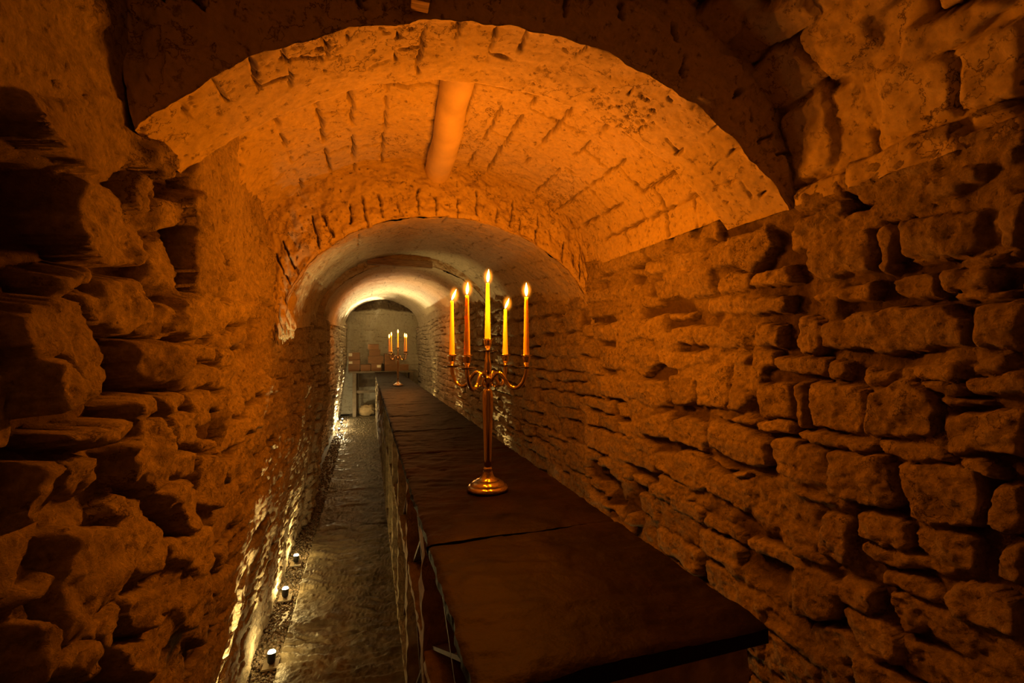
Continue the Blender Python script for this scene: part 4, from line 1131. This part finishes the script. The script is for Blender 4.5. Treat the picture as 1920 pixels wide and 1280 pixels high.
# ------------------------------------------------------------------ timbers and small fixtures of the vault
bm = bmesh.new()
pts = [(.30 + .07 * k / 12 + .004 * math.sin(k), 1.33 + 1.19 * k / 12, 2.742 + .012 * math.sin(k * .5)) for k in range(13)]
add_tube(bm, pts, [.056 + .0012 * k + .002 * math.sin(k * 2.1) for k in range(13)], 24)
tag(bm_obj('log_beam', bm, M['logwash'], None, True, 60), 'round limewashed log running along the crown of the vault', 'beam')
for nm, x, y, z, sx, sy, ang in (('trim_4', .995, 5.32, 2.695, .26, .34, .47), ('trim_5', .46, 11.9, 3.16, .28, .22, .0)):
    bm = bmesh.new(); add_box(bm, (0, 0, 0), (sx, sy, .05), None, .006)
    o = bm_obj(nm, bm, M['slateblue'], None, False); o.location = (x, y, z); o.rotation_euler = (0, ang, 0); structure(o)
bm = bmesh.new(); add_box(bm, (.115, 1.075, 2.72), (.042, .035, .34), None, .003)
tag(bm_obj('timber_batten', bm, M['oldwood'], None, False), 'short upright timber batten on the dark face of the front arch', 'timber')
bm = bmesh.new(); add_box(bm, (.32, 4.86, 2.655), (.66, .07, .07), Matrix.Rotation(.02, 3, 'Y'), .006)
tag(bm_obj('timber_lintel', bm, M['oldwood'], None, False), 'weathered horizontal timber lintel under the crown of the third arch', 'timber')

# ------------------------------------------------------------------ bench with crates at the far end
BT = 1.20
bench = empty('bench', (.42, 12.85, 0))
def bpart(name, c, s, m, parent=bench, bev=.004):
    bm = bmesh.new(); add_box(bm, Vector(c) - Vector((.42, 12.85, 0)), s, None, bev)
    return bm_obj(name, bm, m, parent, False)
bpart('bench_top', (.40, 12.86, BT - .025), (1.78, .62, .05), M['tablewood'])
for x in (-.34, 1.12):
    for y in (12.60, 13.1): bpart('leg', (x, y, (BT - .05) / 2), (.09, .09, BT - .052), M['tablewood'])
bpart('back_board', (.39, 13.13, .93), (1.30, .03, .36), M['tablewood'])
bpart('rail', (.39, 12.62, .66), (1.36, .04, .07), M['tablewood'])
tag(bench, 'rough timber bench with thick legs against the back wall', 'bench')

def crate(px0, px1, z0, h, label, y=12.62, d=.34, lab=None, name='wine_crate'):
    w = px1 - px0
    root = empty(name, ((px0 + px1) / 2, y + d / 2, z0))
    bm = bmesh.new(); add_box(bm, (0, 0, (h - .016) / 2), (w, d, h - .016), None, .003); bm_obj('box', bm, M['crate'], root, False)
    bm = bmesh.new(); add_box(bm, (0, 0, h - .0075), (w + .008, d + .008, .013), None, .002); bm_obj('lid', bm, M['crate'], root, False)
    if lab:
        bm = bmesh.new(); add_box(bm, (lab[0] * w, -d / 2 - .0015, lab[1] * h), (lab[2], .003, lab[3])); o = bm_obj('paper_label', bm, M['paper'], root, False)
        o['label'] = 'pale paper label'
    tag(root, label, 'crate', 'wooden wine crates on the bench')
ST = 'wooden wine crates on the bench'
crate(-.491, -.206, BT, .178, 'bottom crate of the stack of three at the left end of the bench')
crate(-.486, -.200, BT + .18, .138, 'middle crate of the left stack of three, with a pale label', lab=(-.32, .35, .09, .06))
crate(-.491, -.206, BT + .32, .170, 'top crate of the left stack of three, with a pale square label', lab=(-.32, .68, .09, .08))
crate(-.187, .067, BT, .170, 'low single crate with nothing on it, right of the left stack')
crate(.081, .339, BT, .203, 'bottom crate of the tallest stack, with a white label on its front', lab=(.26, .62, .10, .065))
crate(.0, .394, BT + .205, .198, 'wide crate, second from the bottom of the tallest stack')
crate(.027, .312, BT + .405, .168, 'third crate from the bottom of the tallest stack')
crate(.0, .271, BT + .575, .145, 'topmost crate of the tallest stack')
crate(.421, .740, BT, .168, 'bottom crate of the right stack, behind the far candelabra stem')
crate(.421, .712, BT + .17, .128, 'middle crate of the right stack behind the far candelabra')
crate(.421, .684, BT + .30, .168, 'top crate of the right stack, behind the arms of the far candelabra')
crate(.754, 1.049, BT, .168, 'single crate at the right end of the bench')

# sack under the bench
bm = bmesh.new()
bmesh.ops.create_uvsphere(bm, u_segments=40, v_segments=24, radius=1)
for v in bm.verts:
    p = v.co; n = float(fbm(np.array([p.x * 2.0 + 3]), np.array([p.y * 2 + p.z * 2.5]), 3, 5)[0])
    s = 1 + .14 * n
    z = p.z * .17 * s
    v.co = Vector((p.x * .22 * s, p.y * .16 * s, max(z, -.13) + .135 + .02 * (p.x > .3)))
s = bm_obj('sack', bm, M['sack']); s.location = (-.02, 12.8, 0)
tag(s, 'slumped hessian sack on the floor under the bench', 'sack')

# ------------------------------------------------------------------ camera, world, view
cd = bpy.data.cameras.new('camera'); cam = bpy.data.objects.new('camera', cd); COL.objects.link(cam)
cam.location = (0, 0, CAMZ); cam.rotation_euler = (PI / 2, 0, -TH)
cd.sensor_width = 36; cd.lens = 853 / 1920 * 36; cd.shift_y = 16.5 / 1920; cd.clip_start = .02
scene.camera = cam
w = bpy.data.worlds.new('world'); scene.world = w; w.use_nodes = True
w.node_tree.nodes['Background'].inputs['Color'].default_value = (0, 0, 0, 1)
scene.view_settings.view_transform = 'Standard'; scene.view_settings.look = 'None'
scene.view_settings.exposure = 0.0; scene.view_settings.gamma = 1.0
